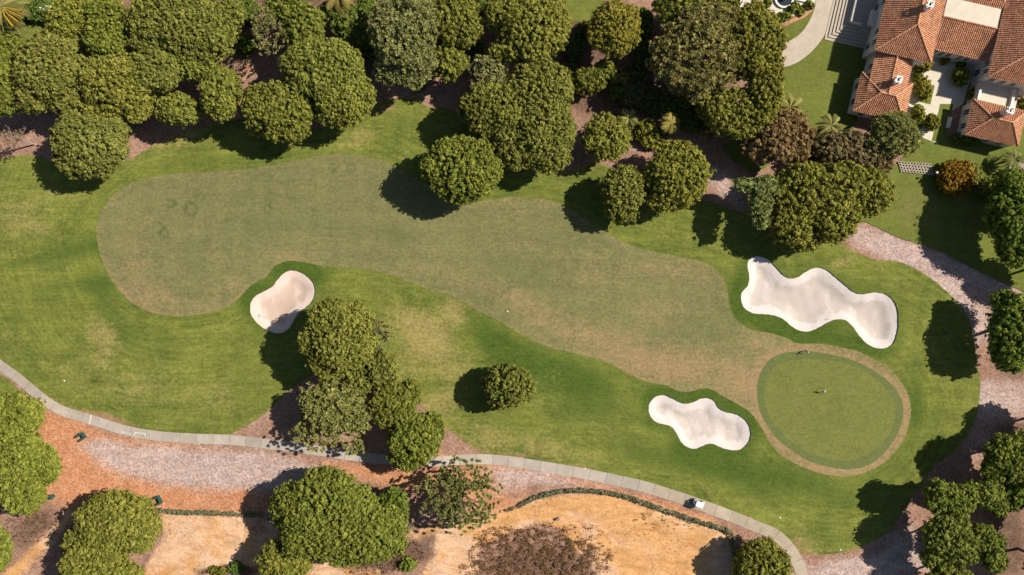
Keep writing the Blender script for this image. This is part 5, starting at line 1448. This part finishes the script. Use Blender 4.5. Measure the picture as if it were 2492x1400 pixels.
for sx, bx_ in ((0.72, 0.86), (-0.80, -0.92)):
    for s in (-0.55, 0.55):
        mb = MB(); mb.tube([(bx_, s, 0.75), (sx, s, 1.88)], 0.025, 7); mb.build('roof_post', M['black'], gc)
mb = MB(); mb.add([(0.84, -0.52, 0.95), (0.84, 0.52, 0.95), (0.735, 0.52, 1.85), (0.735, -0.52, 1.85), (0.855, -0.52, 0.95), (0.855, 0.52, 0.95), (0.75, 0.52, 1.85), (0.75, -0.52, 1.85)], [(0, 1, 2, 3), (7, 6, 5, 4), (0, 3, 7, 4), (1, 5, 6, 2), (0, 4, 5, 1), (3, 2, 6, 7)])
mb.build('windscreen', M['glass'], gc)
mb = MB()
pts = [(0.42 + 0.05 * math.sin(6.283 * i / 14), 0.27 + 0.17 * math.cos(6.283 * i / 14), 1.08 + 0.15 * math.sin(6.283 * i / 14)) for i in range(15)]
mb.tube(pts, 0.018, 6); mb.tube([(0.42, 0.27, 1.08), (0.72, 0.27, 0.80)], 0.025, 6)
mb.build('steering_wheel', M['black'], gc)
for sx in (0.80, -0.78):
    for s in (-0.53, 0.53):
        wh = MB(); wh.lathe((0, 0, -0.10), [(0.14, 0.0), (0.21, 0.0), (0.235, 0.04), (0.235, 0.16), (0.21, 0.2), (0.14, 0.2)], 16)
        w_ = wh.build('wheel', M['black'], gc); w_.location = (sx, s, 0.235); w_.rotation_euler = (R(90), 0, 0)
        rm = MB(); rm.lathe((0, 0, -0.11), [(0.05, 0.0), (0.14, 0.015), (0.14, 0.205), (0.05, 0.22)], 12); rm.build('rim', M['metal'], w_)
part('bag_rack', M['black'], gc, ((-1.12, 0, 0.50), (0.36, 1.10, 0.08)), ((-1.0, 0, 1.15), (0.05, 1.1, 0.05)))
part('rear_bumper', M['black'], gc, ((-1.28, 0, 0.38), (0.08, 1.1, 0.12)))
tag(gc, 'white roofed golf cart on the cart path beside the curved hedge', 'golf cart')
for s, lab, mt in ((0.30, 'dark golf bag on the grass side of the cart rear', 'black'), (-0.30, 'dark golf bag on the hedge side of the cart rear', 'navy_cloth')):
    c, sn = math.cos(R(-19.5)), math.sin(R(-19.5)); lx, ly = -1.16, s
    gb = empty('golf_bag', (x + lx * c - ly * sn, y + lx * sn + ly * c, zc_ + 0.545), R(-19.5))
    mb = MB(); mb.lathe((0, 0, 0), [(0.13, 0), (0.14, 0.05), (0.13, 0.75), (0.155, 0.80), (0.155, 0.88), (0.11, 0.86)], 12); mb.build('bag', M[mt], gb, smooth=False)
    part('pocket', M[mt], gb, ((-0.16, 0, 0.32), (0.10, 0.2, 0.42)), bevel=0.03)
    for k in range(7):
        a = 0.9 * k; mb = MB(); bxk, byk = 0.07 * math.cos(a), 0.07 * math.sin(a); L_ = 0.98 + 0.04 * (k % 3)
        mb.tube([(bxk, byk, 0.6), (bxk * 1.3, byk * 1.3, L_)], 0.008, 5)
        cl = mb.build('club', M['metal'], gb)
        mb = MB(); big = k < 3
        mb.lathe((bxk * 1.3 + (0.03 if not big else 0), byk * 1.3, L_), [(0.02, -0.03), (0.06 if big else 0.035, 0.0), (0.055 if big else 0.03, 0.06), (0.015, 0.09)], 8); mb.build('club_head', M['white_gloss'] if (big and k != 1) else M['metal'], cl)
    tag(gb, lab, 'golf bag')

# ------------------------------------------------------------------ flagstick
x, y = W(1986.5, 927); z_ = gz(x, y) + 0.078
fl = empty('flagstick', (x, y, z_))
mb = MB(); mb.tube([(0, 0, -0.15), (0, 0, 2.15)], 0.022, 8); mb.build('pole', M['white_gloss'], fl)
vs = []; fs = []
for i in range(9):
    for j in range(5):
        u_ = i / 8 * 0.55; vs.append((u_ * 0.96, u_ * 0.2 + 0.05 * math.sin(i * 1.1) * i / 8, 2.12 - j * 0.10 - 0.10 * i / 8))
for i in range(8):
    for j in range(4): fs.append((i * 5 + j, i * 5 + j + 1, (i + 1) * 5 + j + 1, (i + 1) * 5 + j))
mb = MB(); mb.add(vs, fs); o = mb.build('flag', M['red'], fl, smooth=True)
sm_ = o.modifiers.new('solid', 'SOLIDIFY'); sm_.thickness = 0.012
mb = MB(); mb.lathe((0, 0, -0.1), [(0.06, 0), (0.06, 0.102), (0.03, 0.103)], 14); mb.build('cup', M['dark'], fl)
tag(fl, 'flagstick with a small red flag on the putting green', 'flag')

# ------------------------------------------------------------------ golfers
def golfer(px, py, face, bend, label, shirt, trousers, cap_mat, grip=True):
    x, y = W(px, py); z_ = gz(x, y) + 0.078
    root = empty('person', (x, y, z_), face)          # faces +x
    b = bend
    hipz = 0.93
    def up(h, fwd=0.0): return (math.sin(b) * h + fwd, 0.0, hipz + math.cos(b) * h)
    J = {}; E = []; RAD = {}
    def j(n, p, r, par=None):
        J[n] = (len(J), p); RAD[n] = r
        if par: E.append((J[par][0], J[n][0]))
    j('pelvis', (-0.02, 0, hipz), 0.155)
    s1, s2, nk = up(0.22), up(0.44), up(0.56)
    j('belly', s1, 0.145, 'pelvis'); j('chest', s2, 0.155, 'belly'); j('neck', nk, 0.060, 'chest')
    hd = (nk[0] + 0.05, 0, nk[2] + 0.11); h2 = (hd[0] + 0.03, 0, hd[2] + 0.09)
    j('head', hd, 0.088, 'neck'); j('crown', h2, 0.080, 'head')
    hand_c = (0.36 + 0.35 * math.sin(b), 0.0, 0.78) if grip else None
    for s, n in ((1, 'l'), (-1, 'r')):
        j('hip' + n, (-0.02, s * 0.10, hipz - 0.06), 0.105, 'pelvis')
        j('knee' + n, (0.05, s * 0.15, 0.50), 0.068, 'hip' + n); j('ankle' + n, (-0.02, s * 0.17, 0.09), 0.045, 'knee' + n)
        j('ball' + n, (0.12, s * 0.19, 0.045), 0.045, 'ankle' + n); j('toe' + n, (0.19, s * 0.195, 0.035), 0.03, 'ball' + n)
        sh = (s2[0] + 0.02, s * 0.19, s2[2] + 0.03)
        j('sh' + n, sh, 0.070, 'chest')
        if grip: el_, wr = (sh[0] + 0.16, s * 0.23, sh[2] - 0.26), (hand_c[0] - 0.03, s * 0.055, hand_c[2] + 0.08)
        else: el_, wr = (sh[0] - 0.03, s * 0.27, sh[2] - 0.29), (sh[0] + 0.08, s * 0.27, sh[2] - 0.54)
        j('el' + n, el_, 0.045, 'sh' + n); j('wr' + n, wr, 0.030, 'el' + n)
        d = (Vector(wr) - Vector(el_)).normalized(); pl_ = Vector(wr) + d * 0.07
        j('palm' + n, tuple(pl_), 0.033, 'wr' + n)
        side = Vector((1, 0, 0)) if not grip else Vector((0.6, 0, 0.4)).normalized()
        for k, L_ in enumerate((0.075, 0.085, 0.08, 0.065)):
            o_ = side * (0.024 * (1.5 - k))
            f1 = pl_ + d * 0.035 + o_; f2 = f1 + d * L_ * 0.55 + Vector((0, -s * 0.01, 0)); f3 = f2 + d * L_ * 0.3 + Vector((0, -s * 0.03, 0))
            j('f%d%s' % (k, n), tuple(f1), 0.010, 'palm' + n); j('g%d%s' % (k, n), tuple(f2), 0.009, 'f%d%s' % (k, n)); j('h%d%s' % (k, n), tuple(f3), 0.008, 'g%d%s' % (k, n))
        t1 = Vector(wr) + d * 0.03 + side * 0.045; t2 = t1 + d * 0.04 + side * 0.012
        j('t1' + n, tuple(t1), 0.012, 'palm' + n); j('t2' + n, tuple(t2), 0.010, 't1' + n)
    me = bpy.data.meshes.new('body')
    me.from_pydata([v[1] for v in J.values()], E, []); me.update()
    o = bpy.data.objects.new('body', me); COL.objects.link(o)
    o.modifiers.new('skin', 'SKIN')
    if not me.skin_vertices: 
        bm = bmesh.new(); bm.from_mesh(me); bm.verts.layers.skin.verify(); bm.to_mesh(me); bm.free()
    for n, (i, p) in J.items():
        me.skin_vertices[0].data[i].radius = (RAD[n], RAD[n] * (1.12 if n in ('chest', 'belly', 'pelvis') else 1.0))
        me.skin_vertices[0].data[i].use_root = (n == 'pelvis')
    o.modifiers.new('sub', 'SUBSURF').levels = 2
    o.modifiers['sub'].render_levels = 2
    dg = bpy.context.evaluated_depsgraph_get()
    me2 = bpy.data.meshes.new_from_object(o.evaluated_get(dg))
    bpy.data.objects.remove(o)
    me2.materials.clear()
    for m_ in (M['skin'], shirt, trousers, M['white_gloss']): me2.materials.append(m_)
    nv, sv = Vector(nk), Vector(s2)
    elb = [Vector(J['el' + n][1]) for n in 'lr']; shd = [Vector(J['sh' + n][1]) for n in 'lr']
    for p in me2.polygons:
        c = p.center
        p.use_smooth = True
        arm = min((c - e).length for e in [Vector(J['wr' + n][1]) for n in 'lr']) < 0.24 and abs(c.z - hipz) < 0.6 and c.x > 0.02
        if c.z < 0.10: k = 3
        elif arm and min((c - e).length for e in shd) > 0.20: k = 0
        elif c.z < hipz + 0.04 and not arm: k = 2
        elif (c - nv).dot((nv - sv).normalized()) > -0.02 and (c - nv).length < 0.5: k = 0
        else: k = 1
        p.material_index = k
    body = bpy.data.objects.new('body', me2); COL.objects.link(body); body.parent = root
    # cap with a peak, hair below it, face
    H_ = Vector(h2)
    mb = MB(); mb.lathe((H_.x - 0.015, 0, H_.z + 0.0), [(0.100, 0.0), (0.104, 0.04), (0.085, 0.09), (0.04, 0.115), (0.01, 0.12)], 16)
    mb.add([(H_.x + 0.07, -0.07, H_.z + 0.012), (H_.x + 0.18, -0.045, H_.z), (H_.x + 0.18, 0.045, H_.z), (H_.x + 0.07, 0.07, H_.z + 0.012), (H_.x + 0.07, -0.07, H_.z + 0.02), (H_.x + 0.18, -0.045, H_.z + 0.008), (H_.x + 0.18, 0.045, H_.z + 0.008), (H_.x + 0.07, 0.07, H_.z + 0.02)], [(3, 2, 1, 0), (4, 5, 6, 7), (0, 1, 5, 4), (1, 2, 6, 5), (2, 3, 7, 6), (3, 0, 4, 7)])
    mb.build('cap', cap_mat, root, smooth=True)
    mb = MB(); mb.lathe((hd[0] - 0.03, 0, hd[2] - 0.02), [(0.06, 0.0), (0.088, 0.04), (0.094, 0.11)], 14); mb.build('hair', M['hair'], root, smooth=True)
    mb = MB(); mb.add([(hd[0] + 0.075, -0.012, hd[2] + 0.03), (hd[0] + 0.075, 0.012, hd[2] + 0.03), (hd[0] + 0.105, 0, hd[2] + 0.01), (hd[0] + 0.078, 0, hd[2] + 0.06)], [(0, 1, 2), (0, 2, 3), (1, 3, 2), (0, 3, 1)]); mb.build('nose', M['skin'], root)
    for s in (-1, 1):
        mb = MB(); mb.lathe((hd[0] + 0.078, s * 0.03, hd[2] + 0.05), [(0.004, -0.008), (0.012, 0), (0.004, 0.008)], 8); mb.build('eye', M['hair'], root)
        mb = MB(); mb.box((hd[0], s * 0.085, hd[2] + 0.03), (0.03, 0.02, 0.05)); mb.build('ear', M['skin'], root, bevel=0.006)
    mb = MB(); mb.box((hd[0] + 0.08, 0, hd[2] - 0.022), (0.01, 0.045, 0.008)); mb.build('mouth', M['red'], root)
    tag(root, label, 'person')
    return root, (x, y, z_), hand_c
def putter(loc, face, hc, label):
    pt = empty('putter', loc, face)
    mb = MB(); mb.tube([(hc[0], 0, hc[2] + 0.12), (hc[0] + 0.22, 0, 0.03)], [0.011, 0.008], 7); mb.build('shaft', M['metal'], pt)
    mb = MB(); mb.tube([(hc[0] - 0.012, 0, hc[2] + 0.16), (hc[0] + 0.035, 0, hc[2] - 0.09)], 0.016, 8); mb.build('grip', M['black'], pt)
    mb = MB(); mb.box((hc[0] + 0.24, 0.03, 0.02), (0.03, 0.11, 0.03)); mb.build('head', M['metal'], pt, bevel=0.005)
    tag(pt, label, 'golf club')
_, L1, hc1 = golfer(2000, 953, R(100), R(38), 'golfer in a white cap bending over a putt below the flag', M['white_cloth'], M['navy_cloth'], M['white_cloth'])
putter(L1, R(100), hc1, 'putter held by the golfer below the flag')
_, L2, hc2 = golfer(1959, 853.5, R(-70), R(16), 'golfer in white cap and grey shirt standing on the fringe of the green', M['grey_cloth'], M['grey_cloth'], M['white_cloth'])
putter(L2, R(-70), hc2, 'putter held by the golfer on the fringe')

# ------------------------------------------------------------------ rakes, screens, bin, markers
def rake(px, py, ang, label, z):
    x, y = W(px, py); r_ = empty('bunker_rake', (x, y, gz(x, y) + z), R(ang))
    mb = MB(); mb.tube([(0, 0, 0.08), (-1.7, 0, 0.06)], 0.02, 6); mb.build('handle', M['stone'], r_)
    mb = MB(); mb.box((0, 0, 0.08), (0.07, 0.75, 0.06))
    for k in range(9): mb.box((0, -0.34 + 0.085 * k, 0.03), (0.02, 0.02, 0.09))
    mb.build('head', M['black'], r_)
    tag(r_, label, 'rake')
rake(628.5, 769, 165, 'rake at the left rim of the kidney shaped bunker', -0.35)
rake(735, 752, 40, 'rake at the shady right rim of the kidney shaped bunker', -0.3)
rake(1827, 751, 115, 'rake at the left rim of the double bunker', -0.35)
rake(2015, 777, 95, 'rake on the lower rim of the double bunker', -0.3)
rake(1643, 1043, 45, 'rake at the left rim of the bunker beside the green', -0.3)
rake(1724, 1077, 92, 'rake at the lower rim of the bunker beside the green', -0.3)

def screen(px, py, ang, w, d, label):
    x, y = W(px, py); s_ = empty('board_screen', (x, y, gz(x, y)), R(ang))
    for c_, sz in (((0, d / 2, 0.5), (w, 0.34, 1.0)), ((0, -d / 2, 0.5), (w, 0.34, 1.0)), ((w / 2 + 0.17, 0, 0.5), (0.34, d + 0.34, 1.0))):
        side = empty  # three walls of horizontal boards under a flat top
        long_x = sz[0] > sz[1]
        mb = MB(); mb.box((c_[0], c_[1], 1.02), (sz[0], sz[1], 0.06)); top = mb.build('top_board', M['green_plastic'], s_)
        for k in range(4):
            mb = MB(); mb.box((c_[0], c_[1], 0.13 + 0.25 * k), (sz[0] - 0.05 if long_x else 0.12, 0.12 if long_x else sz[1] - 0.05, 0.22)); mb.build('side_board', M['green_plastic'], s_)
    tag(s_, label, 'screen')
screen(380, 1220, 26, 1.7, 1.5, 'three sided dark green board screen at the end of the short hedge')
screen(201, 1063, 40, 1.2, 1.1, 'three sided dark green board screen on orange chips by the cart path')
x, y = W(130.5, 1207); bn = empty('litter_bin', (x, y, gz(x, y)))
mb = MB(); mb.lathe((0, 0, -0.05), [(0.46, 0), (0.50, 0.75), (0.50, 0.8)], 18); mb.build('bin_body', M['green_plastic'], bn)
mb = MB(); mb.lathe((0, 0, 0.75), [(0.55, 0), (0.55, 0.07), (0.35, 0.17), (0.05, 0.2)], 18); mb.build('lid', M['green_plastic'], bn)
tag(bn, 'round dark green bin beside the long stone pine at left', 'bin')
x, y = W(1357, 1262); ub = empty('utility_box', (x, y, gz(x, y)), 0.4)
part('cabinet', M['black'], ub, ((0, 0, 0.3), (0.62, 0.5, 0.7)), bevel=0.03); part('lid', M['metal'], ub, ((0, 0, 0.68), (0.68, 0.56, 0.05)))
tag(ub, 'small black box on the sand above the brushwood', 'box')
def marker(px, py, label):
    x, y = W(px, py); mk = empty('course_marker', (x, y, gz(x, y) + 0.05))
    mb = MB(); mb.lathe((0, 0, -0.02), [(0.17, 0), (0.17, 0.05), (0.13, 0.09), (0.02, 0.1)], 12); mb.build('disc', M['white_gloss'], mk)
    tag(mk, label, 'marker')
marker(156, 927, 'small white marker on the rough near the cart path'); marker(1235, 758, 'small white marker in the middle of the lower fairway edge')
marker(2046, 1339, 'white marker at the bottom edge of the rough'); marker(1897, 1259, 'small white marker on the rough right of the golf cart')
marker(1424, 1141, 'pale marker on the upper verge of the cart path')
